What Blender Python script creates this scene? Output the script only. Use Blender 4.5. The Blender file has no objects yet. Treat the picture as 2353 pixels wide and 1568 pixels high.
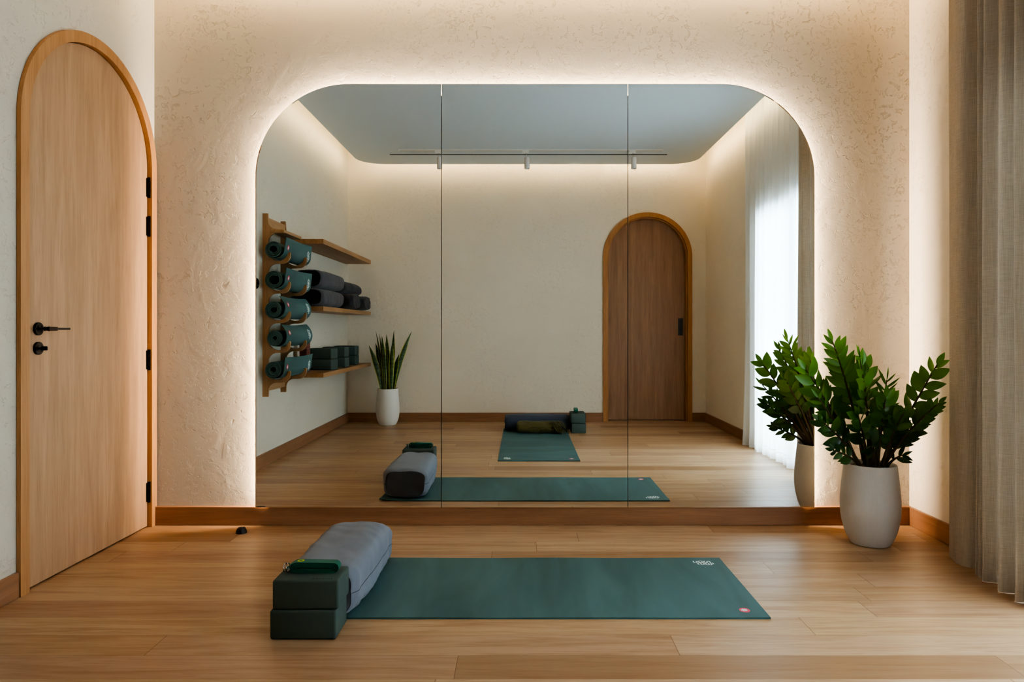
import bpy, bmesh, math, random
from mathutils import Vector, Matrix, noise
R = math.radians
PI = math.pi
S = bpy.context.scene
COL = S.collection
random.seed(7)

# ------------------------------------------------------------------ numbers
CAM_H, FPX, VPX, VPY = 1.067, 1592.0, 1200.0, 756.0
XL, XR = -2.01, 2.115          # side walls
YF, YB = 3.785, -0.495         # front (mirror) wall and back wall
ZRAFT, ZSLAB = 2.925, 3.14     # dropped ceiling and slab above
MY = 3.743                     # mirror face
BBH = 0.101                    # baseboard height

# ------------------------------------------------------------------ materials
def lin(c):
    out = []
    for v in c[:3]:
        v = v / 255.0
        out.append(v / 12.92 if v <= 0.04045 else ((v + 0.055) / 1.055) ** 2.4)
    return (*out, 1.0)

class NT:
    def __init__(self, name):
        self.m = bpy.data.materials.new(name)
        self.m.use_nodes = True
        self.t = self.m.node_tree
        self.t.nodes.clear()
        self.out = self.n('ShaderNodeOutputMaterial')
    def n(self, kind, **kw):
        nd = self.t.nodes.new(kind)
        for k, v in kw.items():
            if k == 'inp':
                for a, b in v.items():
                    nd.inputs[a].default_value = b
            else:
                setattr(nd, k, v)
        return nd
    def l(self, a, b):
        self.t.links.new(a, b)
    def math(self, op, a, b=None, clamp=False):
        nd = self.n('ShaderNodeMath', operation=op, use_clamp=clamp)
        for i, v in enumerate((a, b)):
            if v is None: continue
            if isinstance(v, (int, float)): nd.inputs[i].default_value = v
            else: self.l(v, nd.inputs[i])
        return nd.outputs[0]
    def mix(self, f, a, b, blend='MIX'):
        nd = self.n('ShaderNodeMix', data_type='RGBA', blend_type=blend)
        for i, v in ((0, f), (6, a), (7, b)):
            if isinstance(v, (int, float)): nd.inputs[i].default_value = v
            elif isinstance(v, tuple): nd.inputs[i].default_value = v
            else: self.l(v, nd.inputs[i])
        return nd.outputs[2]
    def ramp(self, fac, stops):
        nd = self.n('ShaderNodeValToRGB')
        cr = nd.color_ramp
        while len(cr.elements) > 1: cr.elements.remove(cr.elements[-1])
        cr.elements[0].position, cr.elements[0].color = stops[0]
        for p, c in stops[1:]:
            e = cr.elements.new(p); e.color = c
        self.l(fac, nd.inputs[0])
        return nd.outputs[0]
    def coords(self, scale=(1, 1, 1), kind='Object'):
        tc = self.n('ShaderNodeTexCoord')
        mp = self.n('ShaderNodeMapping')
        mp.inputs['Scale'].default_value = scale
        self.l(tc.outputs[kind], mp.inputs[0])
        return mp.outputs[0]
    def noise(self, vec, scale, detail=4, rough=0.5, dist=0.0):
        nd = self.n('ShaderNodeTexNoise', inp={'Scale': scale, 'Detail': detail, 'Roughness': rough, 'Distortion': dist})
        self.l(vec, nd.inputs['Vector'])
        return nd.outputs['Fac']
    def bsdf(self, color=None, rough=0.5, spec=0.5, metal=0.0, bump=None, strength=0.3, dist=0.01, **kw):
        b = self.n('ShaderNodeBsdfPrincipled')
        if color is not None:
            if isinstance(color, tuple): b.inputs['Base Color'].default_value = color
            else: self.l(color, b.inputs['Base Color'])
        if isinstance(rough, (int, float)): b.inputs['Roughness'].default_value = rough
        else: self.l(rough, b.inputs['Roughness'])
        b.inputs['Specular IOR Level'].default_value = spec
        b.inputs['Metallic'].default_value = metal
        for k, v in kw.items():
            b.inputs[k].default_value = v
        if bump is not None:
            bp = self.n('ShaderNodeBump', inp={'Strength': strength, 'Distance': dist})
            self.l(bump, bp.inputs['Height'])
            self.l(bp.outputs[0], b.inputs['Normal'])
        self.b = b
        return b.outputs[0]
    def done(self, sh):
        self.l(sh, self.out.inputs[0])
        return self.m

def simple(name, c, rough=0.5, metal=0.0, spec=0.5, var=0.06, scale=20, bump=0.0, bscale=200):
    t = NT(name); v = t.coords()
    c0 = lin(c); a = tuple(x * (1 - var) for x in c0[:3]) + (1,); b = tuple(min(1, x * (1 + var)) for x in c0[:3]) + (1,)
    col = t.mix(t.noise(v, scale), a, b)
    bp = t.noise(v, bscale, 3) if bump else None
    return t.done(t.bsdf(col, rough, spec, metal, bp, bump, 0.003))

def wood(name, c1, c2, axis='Z', rough=0.5, fine=1.0):
    t = NT(name)
    st = {'X': (0.9, 14, 14), 'Y': (14, 0.9, 14), 'Z': (14, 14, 0.9)}[axis]
    v = t.coords(st)
    g = t.noise(v, 1.6 * fine, 5, 0.6, 0.6)
    st2 = {'X': (4, 140, 140), 'Y': (140, 4, 140), 'Z': (140, 140, 4)}[axis]
    v2 = t.coords(st2)
    f = t.noise(v2, 1.5, 3, 0.6)
    col = t.ramp(g, [(0.3, lin(c1)), (0.7, lin(c2))])
    dk = tuple(x * 0.72 for x in lin(c1)[:3]) + (1,)
    col = t.mix(t.math('MULTIPLY', t.ramp(f, [(0.5, (0, 0, 0, 1)), (0.75, (1, 1, 1, 1))]), 0.55), col, dk)
    return t.done(t.bsdf(col, rough, 0.4, 0, f, 0.06, 0.002))

def plaster(name, c, amount=1.0):
    t = NT(name); v = t.coords()
    big = t.noise(v, 2.0, 5, 0.55)
    mask = t.ramp(t.noise(v, 3.1, 3, 0.55), [(0.39, (0, 0, 0, 1)), (0.58, (1, 1, 1, 1))])
    pit = t.ramp(t.noise(v, 24, 5, 0.62, 0.7), [(0.575, (0, 0, 0, 1)), (0.61, (1, 1, 1, 1))])
    mask2 = t.ramp(t.noise(v, 4.3, 2, 0.5), [(0.46, (0, 0, 0, 1)), (0.6, (1, 1, 1, 1))])
    chip = t.ramp(t.noise(v, 62, 4, 0.6, 0.5), [(0.585, (0, 0, 0, 1)), (0.62, (1, 1, 1, 1))])
    fine = t.noise(v, 130, 3, 0.6)
    trowel = t.noise(v, 7, 4, 0.6, 1.0)
    h = t.math('MULTIPLY', t.math('MULTIPLY', mask, pit), -0.42 * amount)
    h = t.math('ADD', h, t.math('MULTIPLY', t.math('MULTIPLY', mask2, chip), -0.16 * amount))
    h = t.math('ADD', h, t.math('MULTIPLY', trowel, 0.34 * amount))
    h = t.math('ADD', h, t.math('MULTIPLY', fine, 0.05))
    c0 = lin(c); a = tuple(x * 0.94 for x in c0[:3]) + (1,); b = tuple(min(1, x * 1.05) for x in c0[:3]) + (1,)
    col = t.mix(big, a, b)
    return t.done(t.bsdf(col, 0.85, 0.25, 0, h, 0.78, 0.012))

def floor_mat():
    t = NT('oak_planks')
    tc = t.n('ShaderNodeTexCoord'); sp = t.n('ShaderNodeSeparateXYZ'); t.l(tc.outputs['Object'], sp.inputs[0])
    W, L = 0.151, 1.75
    yy = t.math('DIVIDE', t.math('ADD', sp.outputs[1], 10.0 - 0.03), W)
    row = t.math('FLOOR', yy); fy = t.math('FRACT', yy)
    wn = t.n('ShaderNodeTexWhiteNoise', noise_dimensions='1D'); t.l(row, wn.inputs['W'])
    xx = t.math('ADD', t.math('DIVIDE', sp.outputs[0], L), t.math('MULTIPLY', wn.outputs['Value'], 7.3))
    colm = t.math('FLOOR', xx); fx = t.math('FRACT', xx)
    cb = t.n('ShaderNodeCombineXYZ'); t.l(row, cb.inputs[0]); t.l(colm, cb.inputs[1])
    pid = t.n('ShaderNodeTexWhiteNoise', noise_dimensions='3D'); t.l(cb.outputs[0], pid.inputs['Vector'])
    base = t.ramp(pid.outputs['Value'], [(0.0, lin((152, 119, 89))), (0.2, lin((176, 142, 109))), (0.45, lin((190, 158, 123))),
                                          (0.65, lin((174, 140, 113))), (0.85, lin((196, 166, 133))), (1.0, lin((164, 132, 101)))])
    # grain, shifted per plank
    off = t.n('ShaderNodeVectorMath', operation='SCALE'); t.l(pid.outputs['Color'], off.inputs[0]); off.inputs[3].default_value = 37.0
    add = t.n('ShaderNodeVectorMath', operation='ADD'); t.l(tc.outputs['Object'], add.inputs[0]); t.l(off.outputs[0], add.inputs[1])
    mp = t.n('ShaderNodeMapping'); mp.inputs['Scale'].default_value = (1.3, 16, 1); t.l(add.outputs[0], mp.inputs[0])
    g1 = t.noise(mp.outputs[0], 1.4, 6, 0.62, 0.9)
    mp2 = t.n('ShaderNodeMapping'); mp2.inputs['Scale'].default_value = (6, 150, 1); t.l(add.outputs[0], mp2.inputs[0])
    g2 = t.noise(mp2.outputs[0], 1.2, 4, 0.6, 0.4)
    c = t.mix(t.ramp(g1, [(0.42, (0, 0, 0, 1)), (0.72, (1, 1, 1, 1))]), base, lin((140, 96, 58)))
    base2 = t.mix(0.55, base, c)
    dark = t.math('MULTIPLY', t.ramp(g2, [(0.52, (0, 0, 0, 1)), (0.8, (1, 1, 1, 1))]), 0.45)
    c2 = t.mix(dark, base2, lin((112, 76, 46)))
    # seams
    sy = t.math('LESS_THAN', t.math('MINIMUM', fy, t.math('SUBTRACT', 1.0, fy)), 0.0075)
    sx = t.math('LESS_THAN', t.math('MINIMUM', fx, t.math('SUBTRACT', 1.0, fx)), 0.0007)
    seam = t.math('MAXIMUM', t.math('MULTIPLY', sy, 0.42), t.math('MULTIPLY', sx, 0.75))
    c3 = t.mix(seam, c2, lin((104, 70, 42)))
    ro = t.math('ADD', t.math('MULTIPLY', g1, 0.14), 0.32)
    return t.done(t.bsdf(c3, ro, 0.42, 0, g2, 0.05, 0.002))

def fabric(name, c, rough=0.9, weave=260, var=0.12, bump=0.25, sheen=0.15):
    t = NT(name); v = t.coords()
    w1 = t.noise(t.coords((weave, 6, weave)), 1.0, 2); w2 = t.noise(t.coords((8, 8, weave * 1.3)), 1.0, 2)
    mixn = t.math('ADD', t.math('MULTIPLY', w1, 0.5), t.math('MULTIPLY', w2, 0.5))
    soft = t.noise(v, 7, 4)
    c0 = lin(c); a = tuple(x * (1 - var) for x in c0[:3]) + (1,); b = tuple(min(1, x * (1 + var)) for x in c0[:3]) + (1,)
    col = t.mix(t.math('ADD', t.math('MULTIPLY', soft, 0.5), t.math('MULTIPLY', mixn, 0.5)), a, b)
    sh = t.bsdf(col, rough, 0.2, 0, t.math('ADD', mixn, t.math('MULTIPLY', soft, 0.6)), bump, 0.004)
    t.b.inputs['Sheen Weight'].default_value = sheen
    return t.done(sh)

def mat_rubber():
    t = NT('green_rubber'); v = t.coords()
    streak = t.noise(t.coords((5.5, 1.2, 1)), 1.0, 3, 0.5, 0.8)
    fine = t.noise(t.coords((420, 420, 420)), 1.0, 2)
    col = t.mix(t.ramp(streak, [(0.35, (0, 0, 0, 1)), (0.7, (1, 1, 1, 1))]), lin((64, 96, 96)), lin((79, 113, 115)))
    return t.done(t.bsdf(col, 0.62, 0.4, 0, fine, 0.12, 0.002))

def linen():
    t = NT('linen'); 
    v1 = t.noise(t.coords((26, 26, 520)), 1.0, 3, 0.6); v2 = t.noise(t.coords((460, 460, 9)), 1.0, 3, 0.6)
    s = t.math('ADD', t.math('MULTIPLY', v1, 0.5), t.math('MULTIPLY', v2, 0.5))
    col = t.ramp(s, [(0.34, lin((172, 160, 146))), (0.66, lin((204, 194, 180)))])
    b = t.bsdf(col, 0.95, 0.1, 0, s, 0.25, 0.003)
    tr = t.n('ShaderNodeBsdfTranslucent'); t.l(col, tr.inputs[0])
    mx = t.n('ShaderNodeMixShader'); mx.inputs[0].default_value = 0.05
    t.l(b, mx.inputs[1]); t.l(tr.outputs[0], mx.inputs[2])
    return t.done(mx.outputs[0])

def sheer_mat():
    t = NT('sheer_voile')
    v1 = t.noise(t.coords((240, 240, 10)), 1.0, 3, 0.6)
    col = t.mix(v1, lin((238, 241, 242)), lin((252, 253, 253)))
    d = t.n('ShaderNodeBsdfDiffuse'); t.l(col, d.inputs[0])
    tr = t.n('ShaderNodeBsdfTranslucent'); t.l(col, tr.inputs[0])
    m1 = t.n('ShaderNodeMixShader'); m1.inputs[0].default_value = 0.36
    t.l(d.outputs[0], m1.inputs[1]); t.l(tr.outputs[0], m1.inputs[2])
    tp = t.n('ShaderNodeBsdfTransparent')
    m2 = t.n('ShaderNodeMixShader'); m2.inputs[0].default_value = 0.965
    t.l(tp.outputs[0], m2.inputs[1]); t.l(m1.outputs[0], m2.inputs[2])
    return t.done(m2.outputs[0])

def glass_mat():
    t = NT('window_glass')
    tp = t.n('ShaderNodeBsdfTransparent'); tp.inputs[0].default_value = (0.95, 0.98, 1, 1)
    gl = t.n('ShaderNodeBsdfGlossy'); gl.inputs['Roughness'].default_value = 0.02
    fr = t.n('ShaderNodeFresnel'); fr.inputs[0].default_value = 1.45
    mx = t.n('ShaderNodeMixShader')
    t.l(fr.outputs[0], mx.inputs[0]); t.l(tp.outputs[0], mx.inputs[1]); t.l(gl.outputs[0], mx.inputs[2])
    return t.done(mx.outputs[0])

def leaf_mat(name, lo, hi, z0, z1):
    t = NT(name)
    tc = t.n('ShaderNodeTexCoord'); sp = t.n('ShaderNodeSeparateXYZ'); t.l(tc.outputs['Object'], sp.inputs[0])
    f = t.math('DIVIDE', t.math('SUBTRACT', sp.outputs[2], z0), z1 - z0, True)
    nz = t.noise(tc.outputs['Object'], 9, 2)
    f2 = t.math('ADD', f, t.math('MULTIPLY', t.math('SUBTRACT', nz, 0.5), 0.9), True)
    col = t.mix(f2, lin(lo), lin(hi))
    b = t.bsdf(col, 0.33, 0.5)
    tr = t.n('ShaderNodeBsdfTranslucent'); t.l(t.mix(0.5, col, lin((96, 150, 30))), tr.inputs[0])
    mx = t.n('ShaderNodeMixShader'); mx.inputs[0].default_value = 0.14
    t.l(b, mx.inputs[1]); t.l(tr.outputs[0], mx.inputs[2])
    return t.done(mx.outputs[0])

def snake_mat():
    t = NT('snake_leaf')
    v = t.noise(t.coords((8, 8, 60)), 1.0, 3, 0.6, 0.8)
    col = t.ramp(v, [(0.38, lin((24, 46, 26))), (0.62, lin((70, 100, 58)))])
    return t.done(t.bsdf(col, 0.35, 0.5))

M = {}
M['floor'] = floor_mat()
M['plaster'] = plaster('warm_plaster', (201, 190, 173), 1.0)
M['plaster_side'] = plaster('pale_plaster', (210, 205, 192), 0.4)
M['plaster_back'] = plaster('back_plaster_lit', (226, 217, 202), 0.35)  # lighter copy of the plaster, back wall's brightness put into its colour
M['plaster_right'] = plaster('right_plaster_lit', (236, 226, 210), 0.45)  # same plaster made lighter, ambient light on this wall put into the colour
M['ceiling'] = simple('ceiling_paint', (204, 215, 222), 0.9, var=0.01)  # bluish cast of the window daylight is put into this colour
M['slab'] = simple('slab_paint', (235, 225, 205), 0.9, var=0.01)
M['door'] = wood('pale_oak', (164, 130, 100), (186, 152, 120), 'Z', 0.5)
M['door_dark'] = wood('brown_oak', (142, 106, 78), (168, 128, 96), 'Z', 0.5)
M['frame'] = wood('oak_frame', (166, 120, 78), (188, 142, 98), 'Z', 0.45)
M['frame_dark'] = wood('brown_oak_frame', (160, 110, 64), (182, 130, 80), 'Z', 0.45)
M['base_x'] = wood('oak_baseboard', (138, 100, 72), (164, 120, 88), 'X', 0.4)
M['base_y'] = wood('oak_baseboard_side', (142, 104, 76), (164, 122, 92), 'Y', 0.4)
M['shelf'] = wood('oak_shelf', (152, 112, 76), (178, 138, 100), 'Y', 0.45)
M['rack'] = wood('oak_rack', (150, 114, 80), (176, 140, 104), 'Z', 0.45)
M['black'] = simple('black_metal', (22, 21, 22), 0.35, 0.6)
M['black_rubber'] = simple('black_rubber', (18, 16, 16), 0.4)
M['steel'] = simple('steel', (170, 165, 160), 0.25, 1.0)
M['rubber'] = mat_rubber()
M['foam'] = simple('green_foam', (66, 82, 77), 0.75, var=0.08, scale=6, bump=0.1, bscale=300)
M['strap'] = fabric('green_webbing', (8, 92, 74), 0.8, 500, 0.1, 0.3)
M['bolster'] = fabric('grey_cotton', (116, 122, 134), 0.9, 300, 0.1, 0.2)
M['bolster_dark'] = fabric('charcoal_cotton', (84, 84, 90), 0.9, 300, 0.12, 0.2)
M['bolster_end_shade'] = fabric('grey_cotton_end_shade', (78, 80, 85), 0.9, 300, 0.1, 0.2)  # darker copy of the grey cotton, shade painted on the mirror-facing end
M['piping'] = fabric('slate_piping', (70, 74, 82), 0.9, 300, 0.1, 0.2)
M['shawl'] = fabric('olive_wool', (88, 80, 46), 0.95, 200, 0.2, 0.5)
M['linen'] = linen(); M['sheer'] = sheer_mat(); M['glass'] = glass_mat()
M['white_print'] = simple('white_print', (226, 240, 238), 0.6, var=0.01)
M['pink_print'] = simple('pink_print', (214, 84, 104), 0.6, var=0.02)
M['lime_print'] = simple('lime_print', (190, 208, 50), 0.6, var=0.02)
M['dark_print'] = simple('dark_print', (24, 34, 32), 0.7, var=0.01)
M['white_metal'] = simple('white_metal', (222, 222, 220), 0.45, var=0.01)
M['dark_slot'] = simple('dark_slot', (26, 26, 28), 0.7, var=0.01)
M['soil'] = simple('soil', (38, 28, 20), 0.95, var=0.3, scale=80, bump=0.8, bscale=120)
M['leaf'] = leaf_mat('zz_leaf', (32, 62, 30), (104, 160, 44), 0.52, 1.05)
M['stem'] = simple('zz_stem', (66, 56, 34), 0.5, var=0.3, scale=12)
M['snake'] = snake_mat()
M['snake_edge'] = simple('snake_margin', (176, 176, 74), 0.4, var=0.1)
M['red_box'] = simple('red_card', (120, 70, 58), 0.7)
M['lens'] = simple('lens', (150, 150, 146), 0.3)
M['alu'] = simple('grey_aluminium', (120, 122, 124), 0.4, 0.7)

t = NT('mirror_silver'); M['mirror'] = t.done(t.bsdf(lin((242, 246, 244)), 0.0, 0.5, 1.0))

def pot_mat(name, c, ribs):
    t = NT(name)
    tc = t.n('ShaderNodeTexCoord'); sp = t.n('ShaderNodeSeparateXYZ'); t.l(tc.outputs['Object'], sp.inputs[0])
    nz = t.noise(tc.outputs['Object'], 60, 3)
    c0 = lin(c); col = t.mix(nz, tuple(x * 0.93 for x in c0[:3]) + (1,), c0)
    h = nz
    if ribs:
        an = t.math('ARCTAN2', sp.outputs[1], sp.outputs[0])
        rib = t.math('SINE', t.math('MULTIPLY', an, 170.0))
        # a slanted ribbed patch crosses the straight ribs near the rim
        dg = t.math('SINE', t.math('ADD', t.math('MULTIPLY', an, 120.0), t.math('MULTIPLY', sp.outputs[2], 620.0)))
        msk = t.math('GREATER_THAN', t.math('ADD', t.math('SINE', t.math('ADD', t.math('MULTIPLY', an, 2.0), 0.9)), t.math('MULTIPLY', t.math('SUBTRACT', sp.outputs[2], 0.36), 9.0)), 0.55)
        mxn = t.n('ShaderNodeMix', data_type='FLOAT'); t.l(msk, mxn.inputs[0]); t.l(rib, mxn.inputs[2]); t.l(dg, mxn.inputs[3])
        h = mxn.outputs[0]
    return t.done(t.bsdf(col, 0.8, 0.25, 0, h, 0.18, 0.0016))
M['pot'] = pot_mat('ribbed_white_clay', (206, 202, 198), True)
M['pot_plain'] = pot_mat('matte_white_clay', (222, 220, 214), False)

# ------------------------------------------------------------------ mesh helpers
def link(name, me, mat, parent=None, loc=(0, 0, 0), rot=(0, 0, 0)):
    o = bpy.data.objects.new(name, me); COL.objects.link(o)
    mats = mat if isinstance(mat, (list, tuple)) else [mat]
    if not me.materials:
        for m in mats: me.materials.append(m)
    o.location = loc; o.rotation_euler = rot
    if parent: o.parent = parent
    return o

def obj(name, bm, mat, parent=None, smooth=False, loc=(0, 0, 0), rot=(0, 0, 0), angle=None):
    bmesh.ops.recalc_face_normals(bm, faces=bm.faces)
    me = bpy.data.meshes.new(name); bm.to_mesh(me); bm.free()
    if smooth:
        me.polygons.foreach_set('use_smooth', [True] * len(me.polygons))
        if angle is not None:
            try: me.set_sharp_from_angle(angle=R(angle))
            except Exception: pass
    return link(name, me, mat, parent, loc, rot)

def tag(o, label=None, cat=None, group=None, kind=None):
    if label: o['label'] = label
    if cat: o['category'] = cat
    if group: o['group'] = group
    if kind: o['kind'] = kind
    return o

def thing(name, label, cat, loc=(0, 0, 0), rz=0.0, group=None, kind=None):
    o = bpy.data.objects.new(name, None); COL.objects.link(o)
    o.location = loc; o.rotation_euler = (0, 0, rz); o.empty_display_size = 0.05
    return tag(o, label, cat, group, kind)

def copy_tree(o, parent=None):
    c = o.copy(); COL.objects.link(c)
    if parent: c.parent = parent
    for ch in [x for x in bpy.data.objects if x.parent == o and x != c]:
        copy_tree(ch, c)
    return c

def add_box(bm, x0, x1, y0, y1, z0, z1, bev=0.0, seg=2):
    vs = [bm.verts.new((x, y, z)) for x in (x0, x1) for y in (y0, y1) for z in (z0, z1)]
    fs = [(0, 1, 3, 2), (4, 6, 7, 5), (0, 4, 5, 1), (2, 3, 7, 6), (0, 2, 6, 4), (1, 5, 7, 3)]
    faces = [bm.faces.new([vs[i] for i in f]) for f in fs]
    if bev:
        es = list({e for f in faces for e in f.edges})
        bmesh.ops.bevel(bm, geom=es, offset=bev, segments=seg, affect='EDGES', profile=0.5)
    return bm

def box(x0, x1, y0, y1, z0, z1, bev=0.0, seg=2):
    return add_box(bmesh.new(), x0, x1, y0, y1, z0, z1, bev, seg)

def add_prism(bm, pts, f0, f1):
    """closed polygon pts; f0/f1 map (a, b) to 3D for the two caps"""
    A = [bm.verts.new(f0(*p)) for p in pts]; B = [bm.verts.new(f1(*p)) for p in pts]
    n = len(pts)
    bm.faces.new(A); bm.faces.new(B[::-1])
    for i in range(n):
        j = (i + 1) % n
        bm.faces.new((A[i], B[i], B[j], A[j]))
    return bm

def add_ring_prism(bm, outer, inner, f0, f1, closed=False):
    """band between two polylines of equal length, extruded"""
    n = len(outer)
    O0 = [bm.verts.new(f0(*p)) for p in outer]; I0 = [bm.verts.new(f0(*p)) for p in inner]
    O1 = [bm.verts.new(f1(*p)) for p in outer]; I1 = [bm.verts.new(f1(*p)) for p in inner]
    rng = range(n) if closed else range(n - 1)
    for i in rng:
        j = (i + 1) % n
        bm.faces.new((O0[i], O0[j], I0[j], I0[i])); bm.faces.new((O1[i], I1[i], I1[j], O1[j]))
        bm.faces.new((O0[i], O1[i], O1[j], O0[j])); bm.faces.new((I0[i], I0[j], I1[j], I1[i]))
    if not closed:
        for i in (0, n - 1):
            bm.faces.new((O0[i], I0[i], I1[i], O1[i]))
    return bm

def add_lathe(bm, prof, seg=48, c=(0, 0, 0), cap0=True, cap1=True):
    rings = []
    for r, z in prof:
        if r < 1e-5:
            rings.append([bm.verts.new((c[0], c[1], c[2] + z))])
        else:
            rings.append([bm.verts.new((c[0] + r * math.cos(2 * PI * i / seg), c[1] + r * math.sin(2 * PI * i / seg), c[2] + z)) for i in range(seg)])
    for a, b in zip(rings, rings[1:]):
        if len(a) == 1 and len(b) == 1: continue
        for i in range(seg):
            j = (i + 1) % seg
            if len(a) == 1: bm.faces.new((a[0], b[j], b[i]))
            elif len(b) == 1: bm.faces.new((a[i], a[j], b[0]))
            else: bm.faces.new((a[i], a[j], b[j], b[i]))
    if cap0 and len(rings[0]) > 1: bm.faces.new(rings[0][::-1])
    if cap1 and len(rings[-1]) > 1: bm.faces.new(rings[-1])
    return bm

def frame_at(d):
    d = d.normalized(); up = Vector((0, 0, 1)) if abs(d.z) < 0.95 else Vector((1, 0, 0))
    a = d.cross(up).normalized(); return a, a.cross(d).normalized()

def add_tube(bm, pts, r, seg=8, mat=0):
    pts = [Vector(p) for p in pts]; n = len(pts)
    rs = r if isinstance(r, (list, tuple)) else [r] * n
    rings = []; a = None
    for i, p in enumerate(pts):
        d = (pts[min(i + 1, n - 1)] - pts[max(i - 1, 0)])
        if d.length < 1e-9: d = Vector((0, 0, 1))
        d.normalize()
        if a is None: a, b = frame_at(d)
        else:
            a = (a - d * a.dot(d)); a = a.normalized() if a.length > 1e-6 else frame_at(d)[0]
            b = d.cross(a)
        rings.append([bm.verts.new(p + (a * math.cos(2 * PI * k / seg) + b * math.sin(2 * PI * k / seg)) * rs[i]) for k in range(seg)])
    fs = []
    for u, v in zip(rings, rings[1:]):
        for k in range(seg):
            fs.append(bm.faces.new((u[k], u[(k + 1) % seg], v[(k + 1) % seg], v[k])))
    fs.append(bm.faces.new(rings[0][::-1])); fs.append(bm.faces.new(rings[-1]))
    for f in fs: f.material_index = mat
    return bm

def crom(pts, n=8, closed=False):
    P = [Vector(p) for p in pts]; out = []
    m = len(P)
    for i in range(m if closed else m - 1):
        if closed: p0, p1, p2, p3 = P[(i - 1) % m], P[i], P[(i + 1) % m], P[(i + 2) % m]
        else: p0, p1, p2, p3 = P[max(i - 1, 0)], P[i], P[i + 1], P[min(i + 2, m - 1)]
        for k in range(n):
            u = k / n
            out.append(0.5 * ((2 * p1) + (p2 - p0) * u + (2 * p0 - 5 * p1 + 4 * p2 - p3) * u * u + (3 * p1 - p0 - 3 * p2 + p3) * u ** 3))
    if not closed: out.append(P[-1])
    return out

def arc(cx, cy, r, a0, a1, n):
    return [(cx + r * math.cos(R(a0 + (a1 - a0) * i / n)), cy + r * math.sin(R(a0 + (a1 - a0) * i / n))) for i in range(n + 1)]

def ribbon(bm, pts2, w, fmap, mat=0):
    """flat stroke of width w along 2D pts, mapped to 3D by fmap(u, v)"""
    P = [Vector((p[0], p[1])) for p in pts2]
    L, Rr = [], []
    for i, p in enumerate(P):
        d = P[min(i + 1, len(P) - 1)] - P[max(i - 1, 0)]
        d.normalize(); nrm = Vector((-d.y, d.x)) * (w / 2)
        L.append(bm.verts.new(fmap(*(p + nrm)))); Rr.append(bm.verts.new(fmap(*(p - nrm))))
    for i in range(len(P) - 1):
        f = bm.faces.new((L[i], L[i + 1], Rr[i + 1], Rr[i])); f.material_index = mat

def disc(bm, cx, cy, rx, ry, fmap, n=28, mat=0):
    vs = [bm.verts.new(fmap(cx + rx * math.cos(2 * PI * i / n), cy + ry * math.sin(2 * PI * i / n))) for i in range(n)]
    bm.faces.new(vs).material_index = mat

# ------------------------------------------------------------------ room shell
def structure(name, bm, mat, **k):
    return tag(obj(name, bm, mat, **k), kind='structure')

T = 0.12
structure('floor', box(XL - T, XR + 0.9, YB - 0.3, YF + T, -0.08, 0.0), M['floor'])

def arch_notch(c, hw, zs):
    """points of an arched opening from right foot, over the arch, to left foot (along +coord decreasing)"""
    return [(c + hw, 0.0)] + arc(c, zs, hw, 0, 180, 40) + [(c - hw, 0.0)]

D1C, D1R, D1S = 3.262, 0.512, 1.918     # left door: centre Y, outer radius, springing
D2C, D2R, D2S = 1.4425, 0.512, 1.895    # back door
# front wall
structure('wall_front', box(XL, XR, YF, YF + T, 0, ZSLAB), M['plaster'])
# left wall with arched opening (Y, Z outline)
hole = arch_notch(D1C, D1R - 0.02, D1S)
out = [(YF + T, 0.0)] + [] + [(YF + T, ZSLAB), (YB - T, ZSLAB), (YB - T, 0.0)] + hole[::-1]
bm = bmesh.new(); add_prism(bm, out, lambda a, b: (XL, a, b), lambda a, b: (XL - T, a, b))
bm.normal_update(); bmesh.ops.triangulate(bm, faces=[f for f in bm.faces if len(f.verts) > 4])
structure('wall_left', bm, M['plaster_side'])
# back wall with arched opening (X, Z outline)
hole = arch_notch(D2C, D2R - 0.02, D2S)
out = [(XR, 0.0), (XR, ZSLAB), (XL, ZSLAB), (XL, 0.0)] + hole[::-1]
bm = bmesh.new(); add_prism(bm, out, lambda a, b: (a, YB, b), lambda a, b: (a, YB - T, b))
bm.normal_update(); bmesh.ops.triangulate(bm, faces=[f for f in bm.faces if len(f.verts) > 4])
structure('wall_back', bm, M['plaster_back'])
# right wall with window opening down to the floor
WY0, WY1, WZ1 = 1.30, 2.98, 2.13
out = [(YF + T, 0), (YF + T, ZSLAB), (YB - T, ZSLAB), (YB - T, 0), (WY0, 0), (WY0, WZ1), (WY1, WZ1), (WY1, 0)]
bm = bmesh.new(); add_prism(bm, out, lambda a, b: (XR, a, b), lambda a, b: (XR + T, a, b))
bm.normal_update(); bmesh.ops.triangulate(bm, faces=[f for f in bm.faces if len(f.verts) > 4])
structure('wall_right', bm, M['plaster_right'])
# ceiling slab and the dropped ceiling with rounded corners
structure('ceiling', box(XL - T, XR + T, YB - T, YF + T, ZSLAB, ZSLAB + 0.1), M['slab'])
GX0, GX1, GY0, GY1, RR = XL + 0.19, XR - 0.18, YB + 0.17, YF - 0.17, 0.28
rp = (arc(GX1 - RR, GY1 - RR, RR, 0, 90, 10) + arc(GX0 + RR, GY1 - RR, RR, 90, 180, 10) +
      arc(GX0 + RR, GY0 + RR, RR, 180, 270, 10) + arc(GX1 - RR, GY0 + RR, RR, 270, 360, 10))
bm = bmesh.new(); add_prism(bm, rp, lambda a, b: (a, b, ZRAFT), lambda a, b: (a, b, ZRAFT + 0.10))
# hangers up to the slab
add_box(bm, GX0 + 0.5, GX1 - 0.5, GY0 + 0.5, GY1 - 0.5, ZRAFT + 0.10, ZSLAB)
structure('ceiling', bm, M['ceiling'])

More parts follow.
